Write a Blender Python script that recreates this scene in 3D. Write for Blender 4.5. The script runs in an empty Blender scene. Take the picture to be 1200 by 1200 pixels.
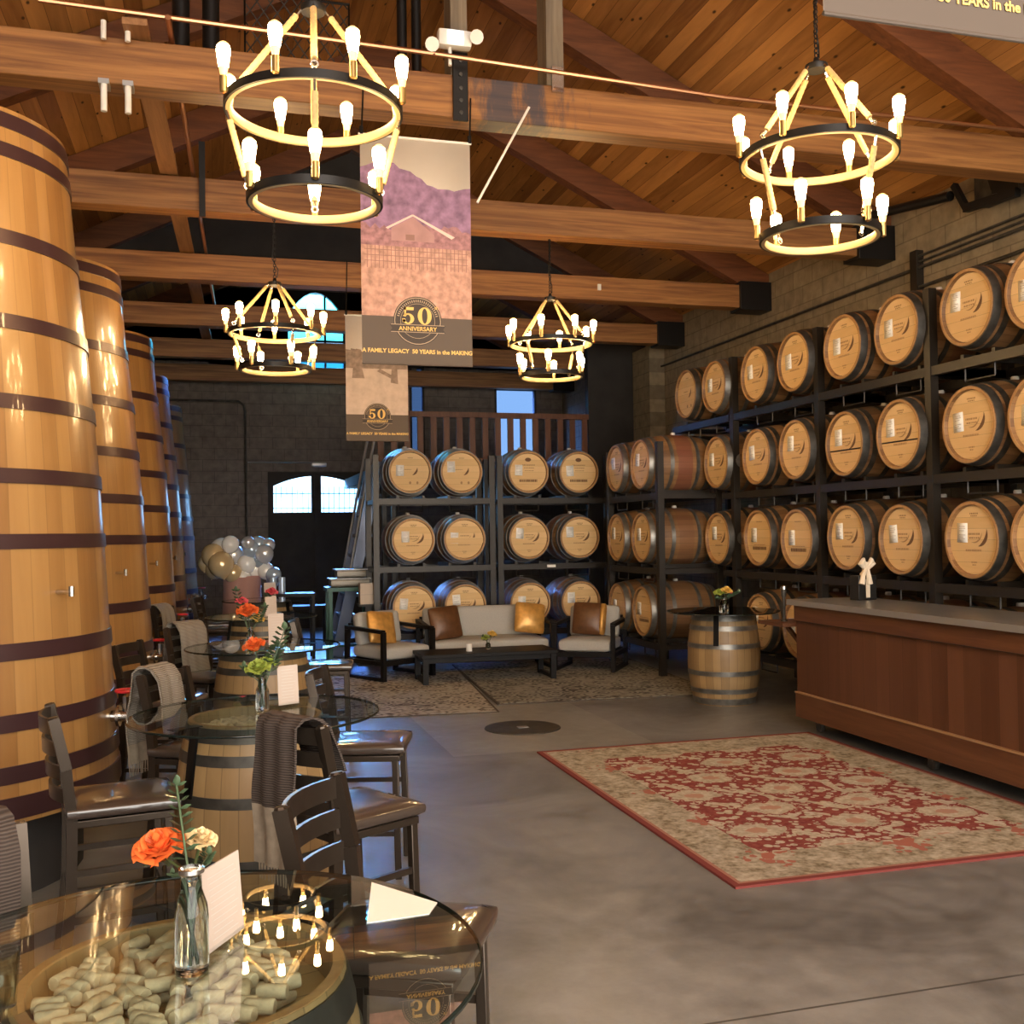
import bpy, math, random
from mathutils import Vector, Matrix
random.seed(7)
PI = math.pi
S = bpy.context.scene
COL = S.collection

# ------------------------------------------------------------------ helpers
class MB:
    def __init__(s): s.v = []; s.f = []; s.m = []
    def add(s, vs, fs, mi=0, M=None):
        o = len(s.v)
        for p in vs:
            p = Vector(p)
            s.v.append(tuple(M @ p) if M is not None else tuple(p))
        for f in fs:
            s.f.append(tuple(i + o for i in f)); s.m.append(mi)
        return s
    def box(s, a, b, mi=0, M=None):
        (x0, y0, z0), (x1, y1, z1) = a, b
        return s.add([(x0,y0,z0),(x1,y0,z0),(x1,y1,z0),(x0,y1,z0),(x0,y0,z1),(x1,y0,z1),(x1,y1,z1),(x0,y1,z1)],
              [(0,3,2,1),(4,5,6,7),(0,1,5,4),(1,2,6,5),(2,3,7,6),(3,0,4,7)], mi, M)
    def bar(s, p, q, w, h, mi=0, up=(0,0,1)):
        p = Vector(p); q = Vector(q); d = (q - p); L = d.length; d.normalize()
        u = Vector(up)
        if abs(d.dot(u)) > .98: u = Vector((0,1,0)) if abs(d.y) < .9 else Vector((1,0,0))
        sx = d.cross(u).normalized(); su = sx.cross(d).normalized()
        M = Matrix((( sx.x, d.x, su.x, p.x),(sx.y, d.y, su.y, p.y),(sx.z, d.z, su.z, p.z),(0,0,0,1)))
        return s.box((-w/2, 0, -h/2), (w/2, L, h/2), mi, M)
    def tube(s, path, r, n=8, mi=0, closed=False, caps=True, M=None, tw=None):
        P = [Vector(p) for p in path]; k = len(P)
        R = r if isinstance(r, (list, tuple)) else [r]*k
        T = []
        for i in range(k):
            if closed: t = P[(i+1) % k] - P[i-1]
            else: t = P[min(i+1,k-1)] - P[max(i-1,0)]
            T.append(t.normalized() if t.length > 1e-9 else Vector((0,0,1)))
        a = Vector((0,0,1)) if abs(T[0].z) < .9 else Vector((1,0,0))
        u = T[0].cross(a).normalized(); vs = []
        for i in range(k):
            u = (u - T[i]*u.dot(T[i])).normalized(); w = T[i].cross(u)
            for j in range(n):
                th = 2*PI*j/n; rr = R[i]
                if tw: rr *= 1 + tw[1]*abs(math.cos(1.5*(th - tw[0]*i)))
                vs.append(P[i] + (u*math.cos(th) + w*math.sin(th))*rr)
        fs = []
        for i in range(k if closed else k-1):
            for j in range(n):
                a0 = i*n+j; a1 = i*n+(j+1)%n; b0 = ((i+1)%k)*n+j; b1 = ((i+1)%k)*n+(j+1)%n
                fs.append((a0,a1,b1,b0))
        if caps and not closed:
            fs.append(tuple(range(n-1,-1,-1))); fs.append(tuple((k-1)*n+j for j in range(n)))
        return s.add(vs, fs, mi, M)
    def lathe(s, prof, n=24, mi=0, M=None, a0=0, a1=2*PI):
        full = abs(a1-a0-2*PI) < 1e-6; vs = []; fs = []; cols = n if full else n+1
        for r, z in prof:
            for j in range(cols):
                th = a0 + (a1-a0)*j/n; vs.append((r*math.cos(th), r*math.sin(th), z))
        for i in range(len(prof)-1):
            for j in range(n):
                a = i*cols+j; b = i*cols+(j+1) % cols
                fs.append((a, b, b+cols, a+cols))
        return s.add(vs, fs, mi, M)
    def poly(s, pts, mi=0, M=None): return s.add(pts, [tuple(range(len(pts)))], mi, M)
    def prism(s, pts, h, mi=0, M=None):
        n = len(pts); vs = [(x,y,0) for x,y in pts] + [(x,y,h) for x,y in pts]
        fs = [tuple(range(n-1,-1,-1)), tuple(range(n,2*n))] + [(i,(i+1)%n,(i+1)%n+n,i+n) for i in range(n)]
        return s.add(vs, fs, mi, M)
    def rbox(s, half, r, n=8, puff=(0,0,0), mi=0, M=None):
        hx, hy, hz = half; vs = []; idx = {}; fs = []
        def vert(p):
            k = tuple(round(c*n) for c in p)
            if k in idx: return idx[k]
            q = Vector((p[0]*hx, p[1]*hy, p[2]*hz))
            c = Vector((max(-hx+r, min(hx-r, q.x)), max(-hy+r, min(hy-r, q.y)), max(-hz+r, min(hz-r, q.z))))
            d = q - c
            if d.length > 1e-9: q = c + d.normalized()*r
            q.x += puff[0]*p[0]*(1-p[1]**2)*(1-p[2]**2); q.y += puff[1]*p[1]*(1-p[0]**2)*(1-p[2]**2); q.z += puff[2]*p[2]*(1-p[0]**2)*(1-p[1]**2)
            idx[k] = len(vs); vs.append(q); return idx[k]
        for ax in range(3):
            for sg in (-1, 1):
                for i in range(n):
                    for j in range(n):
                        def P(a, b):
                            p = [0,0,0]; p[ax] = sg; p[(ax+1)%3] = -1+2*a/n; p[(ax+2)%3] = -1+2*b/n; return p
                        q = [vert(P(i,j)), vert(P(i+1,j)), vert(P(i+1,j+1)), vert(P(i,j+1))]
                        fs.append(tuple(q if sg > 0 else q[::-1]))
        return s.add(vs, fs, mi, M)
    def mesh(s, name, mats, ang=40):
        me = bpy.data.meshes.new(name); me.from_pydata(s.v, [], s.f)
        for m in (mats if isinstance(mats, (list, tuple)) else [mats]): me.materials.append(m)
        me.polygons.foreach_set('material_index', s.m)
        me.polygons.foreach_set('use_smooth', [True]*len(s.f))
        me.update()
        if ang: me.set_sharp_from_angle(angle=math.radians(ang))
        return me
    def build(s, name, mats, parent=None, loc=None, rot=None, ang=40, bevel=0):
        o = bpy.data.objects.new(name, s.mesh(name, mats, ang)); COL.objects.link(o)
        if parent: o.parent = parent
        if loc: o.location = loc
        if rot: o.rotation_euler = rot
        if bevel:
            b = o.modifiers.new('edge', 'BEVEL'); b.width = bevel; b.segments = 2; b.limit_method = 'ANGLE'
        return o

def thing(name, label, cat, loc=(0,0,0), rot=(0,0,0), group=None):
    o = bpy.data.objects.new(name, None); COL.objects.link(o)
    o.location = loc; o.rotation_euler = rot; o.empty_display_size = .1
    return tag(o, label, cat, group)
def tag(o, label, cat=None, group=None, kind=None):
    o['label'] = label
    if cat: o['category'] = cat
    if group: o['group'] = group
    if kind: o['kind'] = kind
    return o
def struct(o, label, cat):
    return tag(o, label, cat, None, 'structure')
def dup(src, loc=None, rot=None, label=None, group=None, parent=None):
    c = src.copy(); COL.objects.link(c)
    if parent: c.parent = parent
    if loc is not None: c.location = loc
    if rot is not None: c.rotation_euler = rot
    if label: c['label'] = label
    if group: c['group'] = group
    for ch in list(src.children): dup(ch, parent=c)
    return c
def T(x, y, z): return Matrix.Translation((x, y, z))
def Rx(a): return Matrix.Rotation(a, 4, 'X')
def Ry(a): return Matrix.Rotation(a, 4, 'Y')
def Rz(a): return Matrix.Rotation(a, 4, 'Z')

# ------------------------------------------------------------------ materials
def newmat(name):
    m = bpy.data.materials.new(name); m.use_nodes = True
    nt = m.node_tree; return m, nt, nt.nodes['Principled BSDF']
def N(nt, t, **kw):
    n = nt.nodes.new(t)
    for k, v in kw.items():
        if k in n.inputs: n.inputs[k].default_value = v
        else: setattr(n, k, v)
    return n
def L(nt, a, b): nt.links.new(a, b)
def ramp(nt, stops, interp='LINEAR'):
    r = nt.nodes.new('ShaderNodeValToRGB'); e = r.color_ramp; e.interpolation = interp
    while len(e.elements) < len(stops): e.elements.new(.5)
    for el, (p, c) in zip(e.elements, stops):
        el.position = p; el.color = (*c, 1) if len(c) == 3 else c
    return r
def math_(nt, op, a=None, b=None, c=None):
    n = nt.nodes.new('ShaderNodeMath'); n.operation = op
    for i, x in enumerate((a, b, c)):
        if x is None: continue
        if isinstance(x, (int, float)): n.inputs[i].default_value = x
        else: nt.links.new(x, n.inputs[i])
    return n.outputs[0]
def mix(nt, fac, a, b, mode='MIX'):
    n = nt.nodes.new('ShaderNodeMix'); n.data_type = 'RGBA'; n.blend_type = mode
    for sock, x in ((n.inputs[0], fac), (n.inputs[6], a), (n.inputs[7], b)):
        if isinstance(x, (int, float)): sock.default_value = x
        elif isinstance(x, tuple): sock.default_value = (*x, 1) if len(x) == 3 else x
        else: nt.links.new(x, sock)
    return n.outputs[2]
def plain(name, col, rough=.5, metal=0, coat=0, spec=.5, var=0, scale=20, bump=0):
    m, nt, b = newmat(name)
    b.inputs['Base Color'].default_value = (*col, 1); b.inputs['Roughness'].default_value = rough
    b.inputs['Metallic'].default_value = metal; b.inputs['Coat Weight'].default_value = coat
    b.inputs['Specular IOR Level'].default_value = spec
    if var or bump:
        tc = N(nt, 'ShaderNodeTexCoord'); n = N(nt, 'ShaderNodeTexNoise', Scale=scale, Detail=5)
        L(nt, tc.outputs['Object'], n.inputs['Vector'])
        if var:
            r = ramp(nt, [(.3, tuple(c*(1-var) for c in col)), (.7, tuple(min(1, c*(1+var)) for c in col))])
            L(nt, n.outputs[0], r.inputs[0]); L(nt, r.outputs[0], b.inputs['Base Color'])
        if bump:
            bp = N(nt, 'ShaderNodeBump', Strength=bump, Distance=.01); L(nt, n.outputs[0], bp.inputs['Height']); L(nt, bp.outputs[0], b.inputs['Normal'])
    return m
def wood(name, c1, c2, sc=(1,1,1), nscale=6, rough=.5, coat=0, rnd=.0, spec=.4, knots=None):
    m, nt, b = newmat(name)
    tc = N(nt, 'ShaderNodeTexCoord'); mp = N(nt, 'ShaderNodeMapping'); mp.inputs['Scale'].default_value = sc
    L(nt, tc.outputs['Object'], mp.inputs[0])
    n = N(nt, 'ShaderNodeTexNoise', Scale=nscale, Detail=8, Roughness=.62, Distortion=.6); L(nt, mp.outputs[0], n.inputs['Vector'])
    r = ramp(nt, [(.3, c1), (.52, tuple((a+b_)/2 for a, b_ in zip(c1, c2))), (.72, c2)]); L(nt, n.outputs[0], r.inputs[0])
    col = r.outputs[0]
    if rnd:
        oi = N(nt, 'ShaderNodeObjectInfo'); hv = N(nt, 'ShaderNodeHueSaturation')
        L(nt, math_(nt, 'MULTIPLY_ADD', oi.outputs['Random'], rnd*2, 1-rnd), hv.inputs['Value']); L(nt, col, hv.inputs['Color']); col = hv.outputs[0]
    L(nt, col, b.inputs['Base Color'])
    b.inputs['Roughness'].default_value = rough; b.inputs['Coat Weight'].default_value = coat; b.inputs['Coat Roughness'].default_value = .12
    b.inputs['Specular IOR Level'].default_value = spec
    bp = N(nt, 'ShaderNodeBump', Strength=.15, Distance=.004); L(nt, n.outputs[0], bp.inputs['Height']); L(nt, bp.outputs[0], b.inputs['Normal'])
    return m
def staves(name, c1, c2, count, stretch=.6, rough=.4, coat=0, rnd=.15, mid=None, dark_gap=.5):
    """staved wood round the local z axis; mid = (colour, half height) of a stained belt"""
    m, nt, b = newmat(name)
    tc = N(nt, 'ShaderNodeTexCoord'); sp = N(nt, 'ShaderNodeSeparateXYZ'); L(nt, tc.outputs['Object'], sp.inputs[0])
    ang = math_(nt, 'ARCTAN2', sp.outputs[1], sp.outputs[0]); a = math_(nt, 'MULTIPLY', ang, count/(2*PI))
    fl = math_(nt, 'FLOOR', a); wn = N(nt, 'ShaderNodeTexWhiteNoise', noise_dimensions='2D')
    oi = N(nt, 'ShaderNodeObjectInfo'); cv = N(nt, 'ShaderNodeCombineXYZ'); L(nt, fl, cv.inputs[0]); L(nt, oi.outputs['Random'], cv.inputs[1]); L(nt, cv.outputs[0], wn.inputs['Vector'])
    mp = N(nt, 'ShaderNodeMapping'); mp.inputs['Scale'].default_value = (7, 7, stretch); L(nt, tc.outputs['Object'], mp.inputs[0])
    n = N(nt, 'ShaderNodeTexNoise', Scale=2.2, Detail=8, Roughness=.6, Distortion=.4); L(nt, mp.outputs[0], n.inputs['Vector'])
    f = math_(nt, 'ADD', math_(nt, 'MULTIPLY', wn.outputs[0], .45), math_(nt, 'MULTIPLY', n.outputs[0], .6))
    r = ramp(nt, [(.2, c1), (.85, c2)]); L(nt, f, r.inputs[0]); col = r.outputs[0]
    if mid:
        n2 = N(nt, 'ShaderNodeTexNoise', Scale=3, Detail=4); L(nt, tc.outputs['Object'], n2.inputs['Vector'])
        az = math_(nt, 'ABSOLUTE', sp.outputs[2]); az = math_(nt, 'ADD', az, math_(nt, 'MULTIPLY', n2.outputs[0], .12))
        fac = math_(nt, 'LESS_THAN', az, mid[1]+.06); fac = math_(nt, 'MULTIPLY', fac, math_(nt, 'MULTIPLY', oi.outputs['Random'], .7))
        col = mix(nt, fac, col, mid[0])
    fr = math_(nt, 'FRACT', a); edge = math_(nt, 'LESS_THAN', math_(nt, 'ABSOLUTE', math_(nt, 'SUBTRACT', fr, .5)), .47)
    col = mix(nt, math_(nt, 'MULTIPLY', math_(nt, 'SUBTRACT', 1, edge), dark_gap), col, tuple(c*.35 for c in c1))
    hv = N(nt, 'ShaderNodeHueSaturation'); L(nt, math_(nt, 'MULTIPLY_ADD', oi.outputs['Random'], rnd*2, 1-rnd), hv.inputs['Value']); L(nt, col, hv.inputs['Color'])
    L(nt, hv.outputs[0], b.inputs['Base Color']); b.inputs['Roughness'].default_value = rough
    b.inputs['Coat Weight'].default_value = coat; b.inputs['Coat Roughness'].default_value = .08
    bp = N(nt, 'ShaderNodeBump', Strength=.25, Distance=.004); L(nt, math_(nt, 'ADD', edge, math_(nt, 'MULTIPLY', n.outputs[0], .3)), bp.inputs['Height']); L(nt, bp.outputs[0], b.inputs['Normal'])
    return m
def boards(name, c1, c2, axis, width, grain, rough=.55, knots=True, gap=.03):
    """planks laid side by side along local axis index; grain = noise scale vector"""
    m, nt, b = newmat(name)
    tc = N(nt, 'ShaderNodeTexCoord'); sp = N(nt, 'ShaderNodeSeparateXYZ'); L(nt, tc.outputs['Object'], sp.inputs[0])
    a = math_(nt, 'DIVIDE', sp.outputs[axis], width); fl = math_(nt, 'FLOOR', a); fr = math_(nt, 'FRACT', a)
    wn = N(nt, 'ShaderNodeTexWhiteNoise', noise_dimensions='1D'); L(nt, fl, wn.inputs['W'])
    off = N(nt, 'ShaderNodeCombineXYZ'); L(nt, math_(nt, 'MULTIPLY', wn.outputs[0], 30), off.inputs[0]); L(nt, math_(nt, 'MULTIPLY', wn.outputs[0], 17), off.inputs[1])
    va = N(nt, 'ShaderNodeVectorMath', operation='ADD'); L(nt, tc.outputs['Object'], va.inputs[0]); L(nt, off.outputs[0], va.inputs[1])
    mp = N(nt, 'ShaderNodeMapping'); mp.inputs['Scale'].default_value = grain; L(nt, va.outputs[0], mp.inputs[0])
    n = N(nt, 'ShaderNodeTexNoise', Scale=1, Detail=8, Roughness=.6, Distortion=.8); L(nt, mp.outputs[0], n.inputs['Vector'])
    f = math_(nt, 'ADD', math_(nt, 'MULTIPLY', wn.outputs[0], .4), math_(nt, 'MULTIPLY', n.outputs[0], .6))
    r = ramp(nt, [(.22, c1), (.8, c2)]); L(nt, f, r.inputs[0]); col = r.outputs[0]
    if knots:
        vo = N(nt, 'ShaderNodeTexVoronoi', Scale=1.0, voronoi_dimensions='2D'); mp2 = N(nt, 'ShaderNodeMapping'); mp2.inputs['Scale'].default_value = (3.4,1.7,1); L(nt, va.outputs[0], mp2.inputs[0]); L(nt, mp2.outputs[0], vo.inputs['Vector'])
        k = ramp(nt, [(.025, (1,1,1)), (.06, (0,0,0))]); L(nt, vo.outputs['Distance'], k.inputs[0])
        col = mix(nt, k.outputs[0], col, tuple(c*.3 for c in c1))
    e = math_(nt, 'LESS_THAN', fr, gap); col = mix(nt, math_(nt, 'MULTIPLY', e, .75), col, tuple(c*.25 for c in c1))
    L(nt, col, b.inputs['Base Color']); b.inputs['Roughness'].default_value = rough; b.inputs['Specular IOR Level'].default_value = .3
    return m

def make_floor():
    m, nt, b = newmat('polished_concrete')
    tc = N(nt, 'ShaderNodeTexCoord'); sp = N(nt, 'ShaderNodeSeparateXYZ'); L(nt, tc.outputs['Object'], sp.inputs[0])
    n1 = N(nt, 'ShaderNodeTexNoise', Scale=.9, Detail=6, Roughness=.62, Distortion=.8); L(nt, tc.outputs['Object'], n1.inputs['Vector'])
    n2 = N(nt, 'ShaderNodeTexNoise', Scale=7, Detail=8, Roughness=.7); L(nt, tc.outputs['Object'], n2.inputs['Vector'])
    f = math_(nt, 'ADD', math_(nt, 'MULTIPLY', n1.outputs[0], .6), math_(nt, 'MULTIPLY', n2.outputs[0], .4))
    r = ramp(nt, [(.36, (.1,.096,.09)), (.5, (.18,.174,.164)), (.64, (.27,.262,.247))]); L(nt, f, r.inputs[0]); col = r.outputs[0]
    # a newer, paler square of concrete round the drain
    x, y = sp.outputs[0], sp.outputs[1]
    def band(v, lo, hi):
        return math_(nt, 'MULTIPLY', math_(nt, 'GREATER_THAN', v, lo), math_(nt, 'LESS_THAN', v, hi))
    patch = math_(nt, 'MULTIPLY', band(x, 1.72, 3.35), band(y, 7.72, 9.9))
    col = mix(nt, math_(nt, 'MULTIPLY', patch, .45), col, (.33,.32,.28))
    # saw cut joints
    j1 = band(math_(nt, 'ADD', y, math_(nt, 'MULTIPLY', x, .0)), 3.262, 3.274); j2 = band(x, 3.55, 3.558)
    col = mix(nt, math_(nt, 'MULTIPLY', j1, .8), col, (.03,.028,.025))
    L(nt, col, b.inputs['Base Color'])
    rr = ramp(nt, [(.3, (.3,.3,.3)), (.7, (.55,.55,.55))]); L(nt, n2.outputs[0], rr.inputs[0]); L(nt, rr.outputs[0], b.inputs['Roughness'])
    bp = N(nt, 'ShaderNodeBump', Strength=.06, Distance=.01); L(nt, n2.outputs[0], bp.inputs['Height']); L(nt, bp.outputs[0], b.inputs['Normal'])
    return m
def block(name, c1, c2, rough=.85, scale=1.0, axis='X'):
    m, nt, b = newmat(name)
    tc = N(nt, 'ShaderNodeTexCoord'); sp = N(nt, 'ShaderNodeSeparateXYZ'); L(nt, tc.outputs['Object'], sp.inputs[0]); cb = N(nt, 'ShaderNodeCombineXYZ')
    L(nt, sp.outputs[1 if axis == 'X' else 0], cb.inputs[0]); L(nt, sp.outputs[2], cb.inputs[1])
    br = N(nt, 'ShaderNodeTexBrick'); br.inputs['Scale'].default_value = 1; br.inputs['Brick Width'].default_value = .41; br.inputs['Row Height'].default_value = .205
    br.inputs['Mortar Size'].default_value = .006; br.inputs['Color1'].default_value = (*c1, 1); br.inputs['Color2'].default_value = (*c2, 1)
    br.inputs['Mortar'].default_value = (*[c*.72 for c in c1], 1); br.inputs['Bias'].default_value = 0
    L(nt, cb.outputs[0], br.inputs['Vector'])
    n = N(nt, 'ShaderNodeTexNoise', Scale=9, Detail=6); L(nt, tc.outputs['Object'], n.inputs['Vector'])
    r = ramp(nt, [(.3, (.75,.75,.75)), (.7, (1.1,1.1,1.1))]); L(nt, n.outputs[0], r.inputs[0])
    L(nt, mix(nt, 1.0, br.outputs[0], r.outputs[0], 'MULTIPLY'), b.inputs['Base Color']); b.inputs['Roughness'].default_value = rough; b.inputs['Specular IOR Level'].default_value = .2
    bp = N(nt, 'ShaderNodeBump', Strength=.5, Distance=.01); L(nt, math_(nt, 'SUBTRACT', 1, br.outputs[1]), bp.inputs['Height']); L(nt, bp.outputs[0], b.inputs['Normal'])
    return m
def red_rug():
    m, nt, b = newmat('red_rug_pile'); HX, HY = 1.17, 1.6
    tc = N(nt, 'ShaderNodeTexCoord'); sp = N(nt, 'ShaderNodeSeparateXYZ'); L(nt, tc.outputs['Object'], sp.inputs[0])
    x, y = sp.outputs[0], sp.outputs[1]; ax = math_(nt, 'ABSOLUTE', x); ay = math_(nt, 'ABSOLUTE', y)
    nz = N(nt, 'ShaderNodeTexNoise', Scale=9, Detail=3); L(nt, tc.outputs['Object'], nz.inputs['Vector'])
    nf = N(nt, 'ShaderNodeTexNoise', Scale=34, Detail=4); L(nt, tc.outputs['Object'], nf.inputs['Vector'])
    def ell(px, py, rx, ry, cx=0, cy=0):
        # wobbly ellipse distance in a repeating cell
        dx = math_(nt, 'DIVIDE', px, rx); dy = math_(nt, 'DIVIDE', py, ry)
        d = math_(nt, 'SQRT', math_(nt, 'ADD', math_(nt, 'MULTIPLY', dx, dx), math_(nt, 'MULTIPLY', dy, dy)))
        d = math_(nt, 'ADD', d, math_(nt, 'MULTIPLY', math_(nt, 'SUBTRACT', nf.outputs[0], .5), .9)); return math_(nt, 'ADD', d, math_(nt, 'MULTIPLY', math_(nt, 'SUBTRACT', nz.outputs[0], .5), 1.1))
    def cell(v, w, o): return math_(nt, 'SUBTRACT', math_(nt, 'MULTIPLY', math_(nt, 'FRACT', math_(nt, 'ADD', math_(nt, 'DIVIDE', v, w), o)), w), w/2)
    red = ramp(nt, [(.35, (.19,.04,.034)), (.65, (.27,.075,.06))]); L(nt, nf.outputs[0], red.inputs[0])
    cream = ramp(nt, [(.3, (.34,.28,.2)), (.7, (.56,.48,.37))]); L(nt, nf.outputs[0], cream.inputs[0])
    col = red.outputs[0]
    vo = N(nt, 'ShaderNodeTexVoronoi', Scale=17); L(nt, tc.outputs['Object'], vo.inputs['Vector'])
    dots = math_(nt, 'LESS_THAN', vo.outputs['Distance'], .43); col = mix(nt, dots, col, cream.outputs[0])
    wv = N(nt, 'ShaderNodeTexWave', Scale=1.1, Distortion=7, Detail=2); wv.inputs['Detail Scale'].default_value = 1.6; wv.bands_direction = 'DIAGONAL'; L(nt, tc.outputs['Object'], wv.inputs['Vector'])
    col = mix(nt, math_(nt, 'GREATER_THAN', wv.outputs['Fac'], .9), col, cream.outputs[0])
    for o1, o2, wx, wy in ((.5, .5, .62, .8), (.0, .0, .62, .8)):
        cx, cy = cell(x, wx, o1), cell(y, wy, o2)
        col = mix(nt, math_(nt, 'LESS_THAN', ell(cx, cy, .2, .17), 1), col, red.outputs[0])
        col = mix(nt, math_(nt, 'LESS_THAN', ell(cx, cy, .165, .135), 1), col, cream.outputs[0])
        col = mix(nt, math_(nt, 'LESS_THAN', ell(cx, cy, .06, .05), 1), col, (.42,.24,.17))
    # border
    taupe = ramp(nt, [(.36, (.17,.135,.085)), (.48, (.33,.28,.2)), (.64, (.5,.43,.33))]); L(nt, math_(nt, 'ADD', math_(nt, 'MULTIPLY', nz.outputs[0], .45), math_(nt, 'MULTIPLY', nf.outputs[0], .55)), taupe.inputs[0])
    bcol = taupe.outputs[0]
    bm = math_(nt, 'MAXIMUM', math_(nt, 'GREATER_THAN', ax, HX-.36), math_(nt, 'GREATER_THAN', ay, HY-.42))
    mx, my = cell(x, .78, .5), cell(y, .72, .25)
    fl = math_(nt, 'LESS_THAN', math_(nt, 'ADD', ell(mx, my, .2, .16), math_(nt, 'MULTIPLY', vo.outputs['Distance'], 1.3)), 1.15)
    bcol = mix(nt, fl, bcol, (.36,.13,.09))
    col = mix(nt, bm, col, bcol)
    def frame(d0, d1, c, col):
        a = math_(nt, 'MAXIMUM', math_(nt, 'SUBTRACT', ax, HX), math_(nt, 'SUBTRACT', ay, HY))
        f = math_(nt, 'MULTIPLY', math_(nt, 'GREATER_THAN', a, -d1), math_(nt, 'LESS_THAN', a, -d0)); return mix(nt, f, col, c)
    col = frame(-.02, .035, (.2,.05,.042), col); col = frame(.035, .055, (.34,.16,.115), col)
    L(nt, col, b.inputs['Base Color']); b.inputs['Roughness'].default_value = .95; b.inputs['Specular IOR Level'].default_value = .1
    bp = N(nt, 'ShaderNodeBump', Strength=.3, Distance=.005); L(nt, nf.outputs[0], bp.inputs['Height']); L(nt, bp.outputs[0], b.inputs['Normal'])
    return m
def faded_rug(name, pale, mid, dark):
    m, nt, b = newmat(name); tc = N(nt, 'ShaderNodeTexCoord')
    vo = N(nt, 'ShaderNodeTexVoronoi', Scale=5.5); L(nt, tc.outputs['Object'], vo.inputs['Vector'])
    n1 = N(nt, 'ShaderNodeTexNoise', Scale=4.6, Detail=7, Roughness=.72, Distortion=2.2); L(nt, tc.outputs['Object'], n1.inputs['Vector'])
    n2 = N(nt, 'ShaderNodeTexNoise', Scale=1.6, Detail=3); L(nt, tc.outputs['Object'], n2.inputs['Vector'])
    f = math_(nt, 'ADD', math_(nt, 'MULTIPLY', n1.outputs[0], .8), math_(nt, 'MULTIPLY', math_(nt, 'SINE', math_(nt, 'MULTIPLY', vo.outputs['Distance'], 24)), .09)); f = math_(nt, 'ADD', f, math_(nt, 'MULTIPLY', n2.outputs[0], .3))
    r = ramp(nt, [(.42, dark), (.5, mid), (.6, pale)]); L(nt, f, r.inputs[0]); L(nt, r.outputs[0], b.inputs['Base Color'])
    b.inputs['Roughness'].default_value = .95; b.inputs['Specular IOR Level'].default_value = .1
    return m
def knit(name, col):
    m, nt, b = newmat(name); tc = N(nt, 'ShaderNodeTexCoord')
    w = N(nt, 'ShaderNodeTexWave', Scale=38, Distortion=1.0, Detail=1); w.bands_direction = 'Z'; L(nt, tc.outputs['Object'], w.inputs['Vector'])
    r = ramp(nt, [(.1, tuple(c*.6 for c in col)), (.9, tuple(min(1, c*1.2) for c in col))]); L(nt, w.outputs['Color'], r.inputs[0]); L(nt, r.outputs[0], b.inputs['Base Color'])
    b.inputs['Roughness'].default_value = .95; b.inputs['Specular IOR Level'].default_value = .1
    bp = N(nt, 'ShaderNodeBump', Strength=.6, Distance=.004); L(nt, w.outputs['Fac'], bp.inputs['Height']); L(nt, bp.outputs[0], b.inputs['Normal'])
    return m
def glass(name, col=(1,1,1), rough=0.0, alpha_mix=None):
    """clear sheet: fresnel reflection over tinted see-through"""
    m, nt, b = newmat(name); nt.nodes.remove(b); out = nt.nodes['Material Output']
    tr = N(nt, 'ShaderNodeBsdfTransparent'); tr.inputs[0].default_value = (*col, 1)
    gl = N(nt, 'ShaderNodeBsdfGlossy'); gl.inputs['Roughness'].default_value = rough
    fr = N(nt, 'ShaderNodeFresnel'); fr.inputs[0].default_value = 1.5 if not alpha_mix else alpha_mix
    geo = N(nt, 'ShaderNodeNewGeometry')
    fac = math_(nt, 'MULTIPLY', fr.outputs[0], math_(nt, 'SUBTRACT', 1, geo.outputs['Backfacing']))
    mx = N(nt, 'ShaderNodeMixShader'); L(nt, fac, mx.inputs[0]); L(nt, tr.outputs[0], mx.inputs[1]); L(nt, gl.outputs[0], mx.inputs[2])
    L(nt, mx.outputs[0], out.inputs[0]); return m
def emit(name, col, st):
    m, nt, b = newmat(name); b.inputs['Base Color'].default_value = (*col, 1)
    b.inputs['Emission Color'].default_value = (*col, 1); b.inputs['Emission Strength'].default_value = st
    return m

M = {}
M['floor'] = make_floor()
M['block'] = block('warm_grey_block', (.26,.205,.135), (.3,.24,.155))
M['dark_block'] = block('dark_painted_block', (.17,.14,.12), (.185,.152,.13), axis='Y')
M['black_wall'] = plain('near_black_panel', (.026,.022,.02), .8, var=.3, scale=3)
M['deck'] = boards('cedar_deck', (.18,.066,.016), (.68,.32,.095), 0, .15, (9,.8,9))
M['beam'] = wood('fir_beam', (.13,.046,.014), (.44,.2,.06), (.35,9,9), 2.4, .5, 0, .1)
M['rafter'] = wood('red_fir_rafter', (.11,.034,.012), (.24,.085,.028), (.8,8,8), 2.2, .6)
M['plank'] = wood('pale_timber', (.2,.09,.035), (.4,.2,.085), (8,.5,8), 2, .6)
M['grey_timber'] = wood('grey_timber', (.13,.1,.07), (.28,.22,.15), (8,8,.5), 2, .7)
M['steel'] = plain('black_steel', (.018,.016,.015), .45, .6)
M['rack'] = plain('dark_bronze_rack_steel', (.024,.0185,.0135), .42, .2, var=.15, scale=6)
M['galv'] = plain('galvanised_hoop', (.20,.19,.17), .42, .75, var=.25, scale=14)
M['hoop_dark'] = plain('weathered_dark_hoop', (.075,.068,.058), .5, .6, var=.3, scale=12)
M['chrome'] = plain('polished_steel', (.62,.6,.57), .2, 1)
M['alu'] = plain('grey_metal', (.4,.4,.4), .4, .8)
M['grille'] = plain('pale_teal_grille', (.2,.42,.45), .5)
M['copper'] = plain('copper_pipe', (.5,.24,.12), .3, .9)
M['tank'] = staves('varnished_oak_tank', (.225,.104,.031), (.37,.2,.066), 56, .25, .3, .55, .05, None, .22)
M['tankhoop'] = plain('plum_brown_hoop', (.05,.022,.024), .35, .3, coat=.2)
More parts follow.
